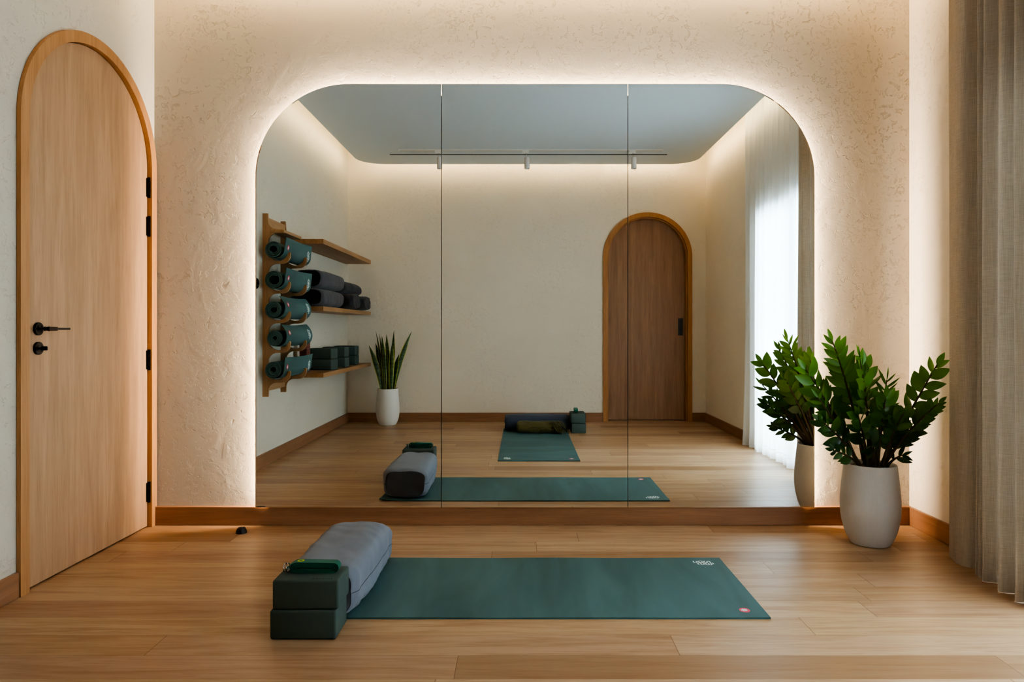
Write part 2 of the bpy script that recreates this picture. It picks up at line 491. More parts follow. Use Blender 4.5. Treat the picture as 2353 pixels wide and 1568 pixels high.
# baseboards
def baseboard(name, x0, x1, y0, y1, mat):
    structure(name, box(x0, x1, y0, y1, 0, BBH, 0.003, 2), mat)
BT = 0.016
structure('baseboard_front', box(XL + 0.001, XR - 0.002, 3.757, YF, 0, BBH, 0.003, 2), M['base_x'])
baseboard('baseboard_left', XL, XL + BT, YB, D1C - D1R - 0.001, M['base_y'])
baseboard('baseboard_back', XL + BT, D2C - D2R - 0.001, YB, YB + BT, M['base_x'])
baseboard('baseboard_back', D2C + D2R + 0.001, XR - BT, YB, YB + BT, M['base_x'])
baseboard('baseboard_right', XR - BT, XR, YB, WY0, M['base_y'])
baseboard('baseboard_right', XR - BT, XR, WY1, 3.757, M['base_y'])

# ------------------------------------------------------------------ doors (local: x along width, -y to the room, z up)
def make_door(name, loc, rz, zs, Rr, recess, dmat, fmat, face=0.02):
    root = thing(name, None, None, loc, rz, kind='structure')
    fw = 0.05
    hw, hi = Rr, Rr - fw
    o = [(hw, 0)] + arc(0, zs, hw, 0, 180, 48) + [(-hw, 0)]
    i = [(hi, 0)] + arc(0, zs, hi, 0, 180, 48) + [(-hi, 0)]
    bm = bmesh.new()
    add_ring_prism(bm, o, i, lambda a, b: (a, -face, b), lambda a, b: (a, -0.002, b))
    # jamb lining behind the face
    o2 = [(hi + 0.018, 0)] + arc(0, zs, hi + 0.018, 0, 180, 48) + [(-hi - 0.018, 0)]
    add_ring_prism(bm, o2, i, lambda a, b: (a, -0.002, b), lambda a, b: (a, 0.115, b))
    if recess > 0.05:   # second step of the frame round the sunken leaf
        hs = hi - 0.014
        o3 = i; i3 = [(hs, 0)] + arc(0, zs, hs, 0, 180, 48) + [(-hs, 0)]
        add_ring_prism(bm, o3, i3, lambda a, b: (a, 0.02, b), lambda a, b: (a, recess + 0.01, b))
    obj('door_frame', bm, fmat, root, True, angle=30)
    hp = hi - 0.004 if recess < 0.05 else hi - 0.002
    pp = [(hp, 0.008)] + arc(0, zs, hp, 0, 180, 48) + [(-hp, 0.008)]
    bm = bmesh.new(); add_prism(bm, pp, lambda a, b: (a, recess, b), lambda a, b: (a, recess + 0.04, b))
    obj('door_leaf', bm, dmat, root)
    return root

# added unseen dark sheets behind the leaves keep light out of the gaps
d1 = make_door('door_1', (XL, D1C, 0), R(90), D1S, D1R, 0.004, M['door'], M['frame'])
d2 = make_door('door_2', (D2C, YB, 0), R(180), D2S, D2R, 0.085, M['door_dark'], M['frame_dark'])
tag(d1, 'pale oak arched door with a black lever handle, left of the mirror', 'door')
tag(d2, 'dark oak arched door with a black flush pull, seen in the mirror', 'door')
bm = bmesh.new(); add_box(bm, -0.47, 0.47, 0.1, 0.118, 0, 2.4)
obj('door_light_blocker', bm, M['dark_slot'], d1); 
bm = bmesh.new(); add_box(bm, -0.47, 0.47, 0.1255, 0.13, 0, 2.4)
obj('door_light_blocker', bm, M['dark_slot'], d2)

# left door hardware; local x = world Y - D1C, local -y = +X
hx = 2.878 - D1C
bm = bmesh.new()
Mx = Matrix.Rotation(R(90), 4, 'X')
def lathe_y(prof, cx, cz, y0=0.0, seg=32):
    b = bmesh.new(); add_lathe(b, prof, seg)
    b.transform(Matrix.Translation((cx, y0, cz)) @ Matrix.Rotation(R(90), 4, 'X'))   # z -> -y
    return b
ros = [(0.027, 0.0), (0.027, 0.008), (0.0255, 0.0095), (0.017, 0.0095), (0.0165, 0.0085), (0.0155, 0.0085), (0.015, 0.0095), (0, 0.0095)]
h = obj('door_handle', lathe_y(ros, hx, 1.067, 0.004), M['black'], d1, True, angle=35)
bm = bmesh.new()
add_tube(bm, [(hx, -0.004, 1.067), (hx, -0.030, 1.067)], 0.0095, 16)
add_tube(bm, [(hx - 0.004, -0.030, 1.067), (hx - 0.004, -0.048, 1.067)], [0.0095, 0.0105], 16)
add_box(bm, hx - 0.013, hx + 0.045, -0.053, -0.040, 1.0585, 1.0755, 0.003)
add_box(bm, hx + 0.040, hx + 0.128, -0.051, -0.042, 1.0625, 1.0715, 0.002)
obj('lever', bm, M['black'], h)
lk = obj('door_lock', lathe_y(ros, hx, 0.986, 0.004), M['black'], d1, True, angle=35)
bm = bmesh.new()
add_tube(bm, [(hx, -0.004, 0.986), (hx, -0.014, 0.986)], 0.008, 14)
add_box(bm, hx - 0.004, hx + 0.004, -0.038, -0.012, 0.977, 0.995, 0.003)
obj('thumb_turn', bm, M['black'], lk)
for z in (1.825, 1.617, 0.900, 0.190):
    bm = bmesh.new()
    x = D1R - 0.05 - 0.003
    add_tube(bm, [(x, -0.006, z - 0.055), (x, -0.006, z - 0.019)], 0.0065, 12)
    add_tube(bm, [(x, -0.006, z - 0.018), (x, -0.006, z + 0.018)], 0.0065, 12)
    add_tube(bm, [(x, -0.006, z + 0.019), (x, -0.006, z + 0.055)], 0.0065, 12)
    add_box(bm, x - 0.012, x + 0.003, 0.0005, 0.003, z - 0.05, z + 0.05)
    obj('hinge', bm, M['black'], d1, True, angle=40)
# back door pull (world X 1.85 -> local x = -(1.85 - D2C))
bm = bmesh.new()
add_box(bm, -0.427, -0.372, 0.082, 0.086, 0.99, 1.19, 0.001)
add_box(bm, -0.418, -0.381, 0.080, 0.083, 1.005, 1.175, 0.001)
obj('flush_pull', bm, M['black_rubber'], d2)

# ------------------------------------------------------------------ window
w = thing('window_1', 'tall bright window behind the sheer curtain', 'window', (XR + 0.06, (WY0 + WY1) / 2, 0), kind='structure')
hw = (WY1 - WY0) / 2
bm = bmesh.new()
for a, b in ((-hw, -hw + 0.05), (hw - 0.05, hw), (-0.025, 0.025)):
    add_box(bm, -0.03, 0.03, a, b, 0.0, WZ1)
add_box(bm, -0.03, 0.03, -hw, hw, WZ1 - 0.05, WZ1); add_box(bm, -0.03, 0.03, -hw, hw, 0.0, 0.06)
obj('window_frame', bm, M['alu'], w)
for a, b in ((-hw + 0.05, -0.025), (0.025, hw - 0.05)):
    obj('window_pane', box(-0.004, 0.004, a, b, 0.06, WZ1 - 0.05), M['glass'], w)

# ------------------------------------------------------------------ mirror
MX0, MX1, MZ0, MZ1, MR = -1.4425, 1.580, 0.1015, 2.391, 0.505
SEAMS = (-0.437, 0.571)
mir = thing('backlit_mirror', 'huge three-panel backlit wall mirror with rounded top corners above the baseboard', 'mirror', (0, MY, 0))
def inset(poly, d):
    n = len(poly); out = []
    for i in range(n):
        p0, p1, p2 = Vector(poly[i - 1]), Vector(poly[i]), Vector(poly[(i + 1) % n])
        e1 = (p1 - p0).normalized(); e2 = (p2 - p1).normalized()
        n1 = Vector((-e1.y, e1.x)); n2 = Vector((-e2.y, e2.x))
        b = (n1 + n2); b = b / max(1e-6, b.dot(n1))
        out.append(p1 + b * d)
    return out
def panel(poly, bevel, depth):
    bm = bmesh.new()
    ins = inset(poly, bevel)
    for p, q in zip(poly, ins):      # ground edge outside, tight joint at the seams
        for sm in SEAMS:
            if abs(p[0] - sm) < 0.003: q.x = p[0] + (0.0008 if p[0] > sm else -0.0008)
    B = [bm.verts.new((p[0], 0.006, p[1])) for p in poly]
    O = [bm.verts.new((p[0], depth, p[1])) for p in poly]
    I = [bm.verts.new((p[0], 0.0, p[1])) for p in ins]
    n = len(poly)
    bm.faces.new(I); bm.faces.new(B[::-1])
    for i in range(n):
        j = (i + 1) % n
        bm.faces.new((B[i], B[j], O[j], O[i])); bm.faces.new((O[i], O[j], I[j], I[i]))
    return obj('mirror_panel', bm, M['mirror'], mir)
g = 0.0012
pl = [(MX0, MZ0), (SEAMS[0] - g, MZ0), (SEAMS[0] - g, MZ1)] + arc(MX0 + MR, MZ1 - MR, MR, 90, 180, 36)
pm = [(SEAMS[0] + g, MZ0), (SEAMS[1] - g, MZ0), (SEAMS[1] - g, MZ1), (SEAMS[0] + g, MZ1)]
pr = [(SEAMS[1] + g, MZ0), (MX1, MZ0)] + arc(MX1 - MR, MZ1 - MR, MR, 0, 90, 36) + [(SEAMS[1] + g, MZ1)]
for p in (pl, pm, pr): panel(p, 0.0060, 0.0010)
# frame behind the glass that carries the light strip
RC = 0.060
def backing(rc):
    x0, x1, z1, r = MX0 + rc, MX1 - rc, MZ1 - rc, MR - rc
    return [(x0, MZ0 + 0.004)] + arc(x0 + r, z1 - r, r, 180, 90, 30) + arc(x1 - r, z1 - r, r, 90, 0, 30) + [(x1, MZ0 + 0.004)]
bm = bmesh.new(); add_ring_prism(bm, backing(RC), backing(RC + 0.03), lambda a, b: (a, 0.0065, b), lambda a, b: (a, YF - MY, b))
obj('backing_frame', bm, M['alu'], mir)

# ------------------------------------------------------------------ lights
WARM = (1.0, 0.795, 0.59); WARM2 = (1.0, 0.74, 0.43)
def strip(name, c, d, tang, length, width, power, color):
    li = bpy.data.lights.new(name, 'AREA'); li.shape = 'RECTANGLE'; li.size = length; li.size_y = width
    li.energy = power; li.color = color
    o = bpy.data.objects.new(name, li); COL.objects.link(o)
    z = -Vector(d).normalized(); x = Vector(tang).normalized(); y = z.cross(x)
    m = Matrix((x, y, z)).transposed().to_4x4(); m.translation = Vector(c)
    o.matrix_world = m
    return o
MP = 12.0      # W per metre of mirror strip
yl = YF - 0.0185; wl = 0.022
e = RC - 0.003
strip('mirror_led_strip', (MX0 + e, yl, (MZ0 + MZ1 - MR) / 2 + 0.01), (-1, 0, 0), (0, 0, 1), MZ1 - MR - MZ0 - 0.02, wl, MP * (MZ1 - MR - MZ0), WARM)
strip('mirror_led_strip', (MX1 - e, yl, (MZ0 + MZ1 - MR) / 2 + 0.01), (1, 0, 0), (0, 0, 1), MZ1 - MR - MZ0 - 0.02, wl, MP * (MZ1 - MR - MZ0), WARM)
strip('mirror_led_strip', ((MX0 + MX1) / 2, yl, MZ1 - e), (0, 0, 1), (1, 0, 0), MX1 - MX0 - 2 * MR, wl, MP * (MX1 - MX0 - 2 * MR), WARM)
for cx, a0 in ((MX0 + MR, 90), (MX1 - MR, 0)):
    for k in range(6):
        a = R(a0 + 7.5 + 15 * k); rr = MR - e
        seg = 2 * rr * math.tan(R(7.5))
        strip('mirror_led_strip', (cx + rr * math.cos(a), yl, MZ1 - MR + rr * math.sin(a)), (math.cos(a), 0, math.sin(a)), (-math.sin(a), 0, math.cos(a)), seg, wl, MP * seg, WARM)
CP = 3.4      # W per metre of ceiling cove strip
zc = ZRAFT + 0.055; cw = 0.06; ee = 0.004
for c, d, tg, L in (((GX0 - ee, (GY0 + GY1) / 2, zc), (-1, 0, 0), (0, 1, 0), GY1 - GY0 - 2 * RR), ((GX1 + ee, (GY0 + GY1) / 2, zc), (1, 0, 0), (0, 1, 0), GY1 - GY0 - 2 * RR),
                    (((GX0 + GX1) / 2, GY0 - ee, zc), (0, -1, 0), (1, 0, 0), GX1 - GX0 - 2 * RR), (((GX0 + GX1) / 2, GY1 + ee, zc), (0, 1, 0), (1, 0, 0), GX1 - GX0 - 2 * RR)):
    strip('cove_light_strip', c, d, tg, L, cw, CP * L, WARM2)
for cx, cy, a0 in ((GX1 - RR, GY1 - RR, 0), (GX0 + RR, GY1 - RR, 90), (GX0 + RR, GY0 + RR, 180), (GX1 - RR, GY0 + RR, 270)):
    for k in range(3):
        a = R(a0 + 15 + 30 * k); rr = RR + ee + 0.006
        seg = 2 * RR * math.tan(R(15))
        strip('cove_light_strip', (cx + rr * math.cos(a), cy + rr * math.sin(a), zc), (math.cos(a), math.sin(a), 0), (-math.sin(a), math.cos(a), 0), seg, cw, CP * seg, WARM2)
strip('daylight', (XR + 0.75, (WY0 + WY1) / 2, 1.25), (-1, 0, -0.12), (0, 1, 0), 2.6, 2.5, 900, (0.79, 0.93, 1.0))

wd = bpy.data.worlds.new('daylight_sky'); S.world = wd; wd.use_nodes = True
wt = wd.node_tree; wt.nodes.clear()
wo = wt.nodes.new('ShaderNodeOutputWorld'); wb = wt.nodes.new('ShaderNodeBackground')
wb.inputs[0].default_value = (0.80, 0.91, 1.0, 1); wb.inputs[1].default_value = 6.0
wt.links.new(wb.outputs[0], wo.inputs[0])

# ------------------------------------------------------------------ yoga mats
ML, MW, MT = 1.795, 0.663, 0.006
def floor_pt(px, py, z=MT):
    Z = (CAM_H - z) * FPX / (py - VPY); return ((px - VPX) * Z / FPX, Z)
MAT_END, MAT_FAR = 0.912, 3.206     # world X of the printed end, world Y of its far edge
LOGO = [  # strokes (metres) measured on the flat mat: from printed end (s), from the marked side (w)
]
_z = 29.41
_raw = [
    [(385, 318), (392, 365), (450, 425), (530, 440), (615, 422), (632, 385), (585, 345), (680, 338), (740, 352)],
    [(1100, 432), (1040, 415), (985, 365), (915, 318), (820, 315), (745, 348), (770, 392), (850, 418), (960, 412)],
    [(815, 550), (755, 548), (695, 492), (745, 456), (850, 440), (960, 448), (1090, 485), (1130, 525), (1060, 558), (945, 556), (870, 455)],
    [(1180, 332), (1108, 330), (1108, 372), (1190, 428), (1300, 448), (1400, 470)],
    [(1310, 440), (1312, 360), (1390, 330), (1480, 360), (1530, 420), (1560, 470), (1640, 540), (1600, 578), (1440, 570), (1310, 578), (1215, 495), (1240, 462), (1400, 472), (1465, 560)],
    [(1665, 440), (1770, 520)],
]
for st in _raw:
    pts = []
    for a, b in crom([(p[0], p[1], 0) for p in st], 5) and [(v.x, v.y) for v in crom([(p[0], p[1], 0) for p in st], 5)]:
        X, Y = floor_pt(1580 + a / _z, 1280 + b / _z)
        pts.append((MAT_END - X, MAT_FAR - Y))
    LOGO.append(pts)
FROG = [[(-0.011, 0.004), (-0.006, 0.007), (0, 0.003), (0.006, 0.007), (0.011, 0.004)], [(-0.010, -0.003), (-0.005, 0.001), (0, -0.004), (0.005, 0.001), (0.010, -0.003)],
        [(0, 0.010), (0, -0.009)], [(-0.007, -0.009), (-0.003, -0.005), (0.003, -0.005), (0.007, -0.009)], [(-0.005, 0.012), (0, 0.009), (0.005, 0.012)]]
EMB_S, EMB_W = 0.075, MW - 0.065
def put_prints(parent, fmap, fmap2, first=None):
    """white mark and pink emblem; fmap(s, w) with s from printed end, w from marked side"""
    bm = bmesh.new()
    for st in LOGO: ribbon(bm, st, 0.0058, fmap)
    obj('white_mark', bm, M['white_print'], parent)
    bm = bmesh.new(); disc(bm, EMB_S, EMB_W, 0.020, 0.0215, fmap)
    for st in FROG:
        ribbon(bm, [(EMB_S + q, EMB_W + p) for p, q in st], 0.0042, fmap2, 1)
    em = obj('round_emblem', bm, [M['pink_print'], M['white_print']], parent)
    em['label'] = 'pink round emblem with a white figure'

def flat_mat(label, loc, rz, curl=0.0):
    r = thing('yoga_mat', label, 'yoga mat', loc, rz, 'green mats laid on the floor')
    bm = bmesh.new(); nx, ny = 60, 16
    def hgt(x, y):
        h = 0.0008 * (1 + math.sin(x * 9.0 + 0.8 * math.sin(y * 7)))
        if curl: h += curl * max(0.0, 1 - math.hypot(x - (-ML / 2), y - MW / 2) / 0.24) ** 2
        return h
    top = [[bm.verts.new((-ML / 2 + ML * i / nx, -MW / 2 + MW * j / ny, MT + hgt(-ML / 2 + ML * i / nx, -MW / 2 + MW * j / ny))) for j in range(ny + 1)] for i in range(nx + 1)]
    bot = [[bm.verts.new((v.co.x, v.co.y, v.co.z - MT if curl and v.co.z - MT > 0.003 else 0.0)) for v in row] for row in top]
    for i in range(nx):
        for j in range(ny):
            bm.faces.new((top[i][j], top[i + 1][j], top[i + 1][j + 1], top[i][j + 1]))
            bm.faces.new((bot[i][j], bot[i][j + 1], bot[i + 1][j + 1], bot[i + 1][j]))
    rim = [(i, 0) for i in range(nx)] + [(nx, j) for j in range(ny)] + [(i, ny) for i in range(nx, 0, -1)] + [(0, j) for j in range(ny, 0, -1)]
    for k in range(len(rim)):
        a, b = rim[k], rim[(k + 1) % len(rim)]
        bm.faces.new((top[a[0]][a[1]], bot[a[0]][a[1]], bot[b[0]][b[1]], top[b[0]][b[1]]))
    sh = obj('mat_sheet', bm, M['rubber'], r, True, angle=40)
    fm = lambda dz: (lambda s, w: (ML / 2 - s, MW / 2 - w, MT + dz + hgt(ML / 2 - s, MW / 2 - w)))
    put_prints(sh, fm(0.0006), fm(0.0011))
    return r
flat_mat('dark green yoga mat laid along the mirror wall, under the grey bolster', (MAT_END - ML / 2, MAT_FAR - MW / 2, 0), 0, 0.012)
flat_mat('dark green yoga mat by the back wall, under the rolled olive shawl', (0.135, 1.916 - ML / 2, 0), R(90))

# ------------------------------------------------------------------ blocks and straps
def block_mesh():
    bm = box(-0.114, 0.114, -0.076, 0.076, 0, 0.1015, 0.009, 3)
    return bm
def block(label, loc, rz, group, lettering=False):
    r = thing('yoga_block', label, 'yoga block', loc, rz, group)
    fb = obj('foam_body', block_mesh(), M['foam'], r, True, angle=50)
    if lettering:
        tc = bpy.data.curves.new('lettering', 'FONT'); tc.body = 'manduka'; tc.size = 0.026; tc.extrude = 0.0002; tc.space_character = 1.12
        to = bpy.data.objects.new('lettering', tc); COL.objects.link(to)
        bpy.context.view_layer.update()
        me = bpy.data.meshes.new_from_object(to.evaluated_get(bpy.context.evaluated_depsgraph_get()))
        bpy.data.objects.remove(to)
        xs = [v.co.x for v in me.vertices]; w0, w1 = min(xs), max(xs)
        sc = 0.073 / (w1 - w0)
        me.transform(Matrix.Translation((0.018, -0.0655, 0.1017)) @ Matrix.Diagonal((sc, 0.85 * sc * 1.0, 1, 1)) @ Matrix.Translation((-w0, 0, 0)))
        link('lettering', me, M['dark_print'], fb)
    return r
G1 = 'green foam blocks stacked beside the front bolster'
block('dark green foam block at the bottom of the pair left of the front mat', (-0.752, 2.373 + 0.076, 0), 0, G1)
block('green foam block with lettering, upper of the front pair, under the strap', (-0.7445, 2.373 + 0.079, 0.1022), R(0.3), G1, True)
G2 = 'green foam blocks stacked beside the back mat'
block('lower green foam block of the pair beside the dark blue bolster', (0.575, 0.32, 0), R(90), G2)
block('upper green foam block beside the dark blue bolster, strap on top', (0.571, 0.318, 0.1022), R(90), G2)
G3 = 'green foam blocks on the lowest wall shelf'
for (x, y, rz, nm) in ((-1.862, 1.0, 8, 'nearest the mat rack'), (-1.866, 0.54, 2, 'in the middle of the shelf'), (-1.872, 0.10, 0, 'farthest from the mat rack')):
    block('green foam block, lower of the shelf pair %s' % nm, (x, y, 0.683), R(rz), G3)
    block('green foam block, upper of the shelf pair %s' % nm, (x - 0.002, y + 0.003, 0.7852), R(rz + 1), G3)

def strap(label, loc, rz):
    r = thing('yoga_strap', label, 'yoga strap', loc, rz, 'folded green straps on blocks')
    # flat coil in the XZ plane, webbing width along y
    Hh, Lh, th = 0.0165, 0.0865, 0.0026
    pts = []
    halves = 9
    Lc = Lh - Hh
    for q in range(halves):
        r0_ = 0.0024 + (Hh - 0.0024) * q / (halves - 1)
        a0, sx = (-90, 1) if q % 2 == 0 else (90, -1)
        for k in range(13):
            an = R(a0 + 180 * k / 12)
            pts.append((sx * (Lc - 0.0015 * (halves - 1 - q)) + r0_ * math.cos(an), r0_ * math.sin(an)))
        if q < halves - 1:      # straight run to the other end
            r1_ = 0.0024 + (Hh - 0.0024) * (q + 1) / (halves - 1)
            z0_, z1_ = pts[-1][1], math.copysign(r1_, pts[-1][1])
            x0_, x1_ = pts[-1][0], -sx * (Lc - 0.0015 * (halves - 2 - q))
            for k in range(1, 8): pts.append((x0_ + (x1_ - x0_) * k / 8, z0_ + (z1_ - z0_) * k / 8))
    # outer tail sweeps down over the left end toward the buckle
    tail = [(0.03, Hh + 0.0012), (-0.03, Hh + 0.0026), (-0.066, Hh + 0.0020), (-0.088, Hh - 0.010), (-0.099, -0.006)]
    pts = pts + [(v.x, v.y) for v in crom([(pts[-1][0], pts[-1][1], 0)] + [(p[0], p[1], 0) for p in tail], 6)][1:]
    z0 = Hh + th / 2
    L, Rr = [], []
    for i, p in enumerate(pts):
        d = Vector(pts[min(i + 1, len(pts) - 1)]) - Vector(pts[max(i - 1, 0)])
        if d.length < 1e-9: d = Vector((1, 0))
        d.normalize(); nn = Vector((-d.y, d.x)) * th / 2
        L.append((p[0] + nn.x, max(0.0, p[1] + nn.y + z0))); Rr.append((p[0] - nn.x, max(0.0, p[1] - nn.y + z0)))
    bm = bmesh.new(); add_ring_prism(bm, L, Rr, lambda a, b: (a, -0.019, b), lambda a, b: (a, 0.019, b))
    wb_ = obj('webbing', bm, M['strap'], r, True, angle=50)
    bm = bmesh.new(); fm = lambda dz: (lambda a, b: (a, b, 2 * Hh + th + 0.0026 + dz))
    disc(bm, -0.050, 0.0, 0.0125, 0.0125, fm(0.0012))
    for st in FROG: ribbon(bm, [(-0.050 + p * 0.75, q * 0.75) for p, q in st], 0.002, fm(0.0016), 1)
    obj('round_label', bm, [M['lime_print'], M['strap']], wb_)['label'] = 'lime green round label'
    bm = bmesh.new()
    for k in (-1, 1):
        ring = [(-0.101 + 0.005 * k, 0.019 * math.cos(a), 0.0155 + 0.014 * math.sin(a)) for a in [2 * PI * i / 20 for i in range(21)]]
        add_tube(bm, ring, 0.0019, 8)
    obj('buckle', bm, M['steel'], r, True)
    return r
strap('folded emerald green strap with a lime label on the front pair of blocks', (-0.736, 2.462, 0.2042), R(1))
strap('folded emerald green strap lying on the block pair of the back mat, in the mirror', (0.556, 0.30, 0.2042), R(92))

# ------------------------------------------------------------------ bolsters
def bolster(label, loc, rz, L, W, H, seed, mats, cat='bolster', group=None, n=3.2, er=0.055, wr=1.0, endsc=0.93):
    """local: long axis along y, base at z=0"""
    r = thing('bolster_cushion', label, cat, loc, rz, group)
    bm = bmesh.new()
    seg, ring = 72, 64
    a, b = W / 2, H / 2
    prof = []
    # end cap centre -> rim -> body -> rim -> centre
    for q in (0.0, 0.3, 0.6, 0.82): prof.append((-L / 2 + 0.012 * (1 - q), q * endsc, 'cap'))
    for k in range(0, 9):
        th = PI / 2 * k / 8
        prof.append((-L / 2 + er * (1 - math.sin(th)) * 0.9 + 0.004, endsc * (1 - er / a * (1 - 1)) - (er / a) * (1 - math.sin(PI / 2 * k / 8)) * 0.55 + (1 - endsc) * k / 8, 'rim'))
    prof = [(y, s) for y, s, _ in prof]
    prof[4:] = [(-L / 2 + er * (1 - math.cos(PI / 2 * k / 8)) , endsc - 0.10 + (1 - endsc + 0.10) * math.sin(PI / 2 * k / 8)) for k in range(9)]
    body = [(-L / 2 + er + (L - 2 * er) * k / 26, 1.0) for k in range(1, 26)]
    full = prof + body + [(-y, s) for y, s in prof[::-1]]
    rings = []
    for y, s in full:
        row = []
        bulge = 1.0 + 0.045 * math.cos(PI * y / L)
        for i in range(seg):
            t_ = 2 * PI * i / seg
            c, sn = math.cos(t_), math.sin(t_)
            x = a * s * bulge * math.copysign(abs(c) ** (2 / n), c)
            z = b * s * bulge * math.copysign(abs(sn) ** (2 / n), sn)
            # wrinkles: stronger near the ends
            e = min(1.0, max(0.0, (abs(y) - L * 0.22) / (L * 0.28)))
            p = Vector((x * 9 + seed * 3.1, y * 5, z * 9))
            w1 = noise.noise(p) * 0.0075 * wr
            w2 = noise.noise(Vector((x * 16 + seed, y * 30, z * 16 + 4))) * 0.0045 * e * wr
            w3 = -abs(noise.noise(Vector((x * 7 + seed * 2, y * 14 + x * 9, z * 8)))) * 0.006 * wr
            k = 1 + (w1 + w2 + w3) / max(0.03, math.hypot(x, z)) if math.hypot(x, z) > 0.02 else 1
            zz = z * k + b
            row.append(Vector((x * k, y + noise.noise(Vector((x * 20, z * 20, seed))) * 0.006 * (1 if s < 0.9 else 0), max(zz, 0.002 + 0.0 * zz))))
        rings.append([bm.verts.new(v) for v in row])
    ncap = 6
    for q in range(len(rings) - 1):
        for i in range(seg):
            j = (i + 1) % seg
            f = bm.faces.new((rings[q][i], rings[q][j], rings[q + 1][j], rings[q + 1][i]))
            f.material_index = 1 if q < 5 else (2 if q >= len(rings) - 6 else 0)
    # rings at scale 0 collapse to the cap centre
    bmesh.ops.remove_doubles(bm, verts=rings[0] + rings[-1], dist=0.02)
    # split the end panels off as their own meshes
    def sub(faces_fn):
        b2 = bm.copy()
        dele = [f for f in b2.faces if f.material_index != faces_fn]
        bmesh.ops.delete(b2, geom=dele, context='FACES')
        for f in b2.faces: f.material_index = 0
        return b2
    cv = obj('cover', sub(0), mats[0], r, True)
    obj('end_panel', sub(2), mats[-1], r, True)
    obj('end_panel', sub(1), mats[1], r, True)
    # piping along the rims and along the long sides
    bm2 = bmesh.new()
    ks = 5
    for ridx in (ks, len(rings) - 1 - ks):
        loop = [v.co.copy() for v in rings[ridx]]
        add_tube(bm2, loop + [loop[0]], 0.0016, 6)
    for si in (0, seg // 2):
        line = [rings[q][si].co.copy() for q in range(ks, len(rings) - ks)]
        add_tube(bm2, line, 0.0014, 6)
    obj('piping', bm2, M['piping'] if mats[0] == M['bolster'] else mats[0], cv, True)
    bm.free()
    return r
bolster('slate grey bolster lying across the left end of the front yoga mat', (-0.738, 2.855, MT + 0.001), R(-1.5), 0.64, 0.285, 0.185, 1, (M['bolster'], M['bolster'], M['bolster_end_shade']), group='grey bolsters on the floor', n=3.8, wr=1.25)
M['bolster_blue'] = fabric('navy_cotton', (64, 70, 84), 0.9, 300, 0.1, 0.2)
bolster('dark blue grey bolster across the back mat behind the olive shawl', (0.155, 0.225, MT + 0.001), R(90), 0.67, 0.27, 0.165, 2, (M['bolster_blue'], M['bolster_blue']), n=2.6, group='grey bolsters on the floor')
GS = 'charcoal cushions on the middle wall shelf'
SZ = 1.2625
M['bolster_black'] = fabric('dark_charcoal_cotton', (56, 56, 62), 0.9, 300, 0.14, 0.3)
cm = (M['bolster_dark'], simple('charcoal_cotton_end_shade', (34, 33, 37), 0.95, var=0.15, bump=0.3, bscale=60))  # second cotton is a darker copy, shade of the ends painted in
bolster('charcoal bolster on the middle shelf, bottom one beside the mat rack', (-1.857, 1.135, SZ), 0, 0.70, 0.275, 0.162, 3, cm, group=GS, n=3.0)
bolster('charcoal bolster on the middle shelf, top one beside the mat rack', (-1.862, 1.105, SZ + 0.164), R(1), 0.71, 0.275, 0.160, 4, cm, group=GS, n=3.0)
bolster('wrinkled charcoal cushion, end out, between the bolsters and the corner cushion on the shelf', (-1.826, 0.555, SZ), R(90), 0.345, 0.35, 0.150, 5, (M['bolster_black'], M['bolster_black']), group=GS, n=2.4, wr=2.0, er=0.045)
bolster('wrinkled charcoal cushion, end out, nearest the room corner on the middle shelf', (-1.822, 0.11, SZ), R(90), 0.35, 0.34, 0.150, 6, (M['bolster_black'], M['bolster_black']), group=GS, n=2.4, wr=2.0, er=0.045)
bolster('charcoal bolster lying on top of the two wrinkled cushions on the middle shelf', (-1.868, 0.34, SZ + 0.151), R(1), 0.74, 0.26, 0.135, 7, (M['bolster_black'], M['bolster_black']), group=GS, n=2.5)

# ------------------------------------------------------------------ shawl
r = thing('rolled_shawl', 'rolled olive shawl with a fringed end, lying on the back mat against the bolster', 'shawl', (0.165, 0.44, MT + 0.001))
bm = bmesh.new()
seg, nl = 48, 40; Lb, rad = 0.43, 0.066
rings = []
for q in range(nl + 1):
    u = q / nl; x = -Lb / 2 + Lb * u
    row = []
    for i in range(seg):
        a = 2 * PI * i / seg
        rr = rad * (1 + 0.05 * math.sin(a * 3 + x * 26) + 0.10 * noise.noise(Vector((x * 14 + math.cos(a) * 2, math.sin(a) * 3, 2.0))) - 0.10 * abs(noise.noise(Vector((x * 22, a * 2.4 + x * 30, 5)))))
        if q == 0: rr *= 0.86
        row.append(bm.verts.new((x, rr * math.cos(a), max(0.001, rad * 0.94 + rr * math.sin(a) * 0.94))))
    rings.append(row)
for q in range(nl):
    for i in range(seg):
        bm.faces.new((rings[q][i], rings[q][(i + 1) % seg], rings[q + 1][(i + 1) % seg], rings[q + 1][i]))
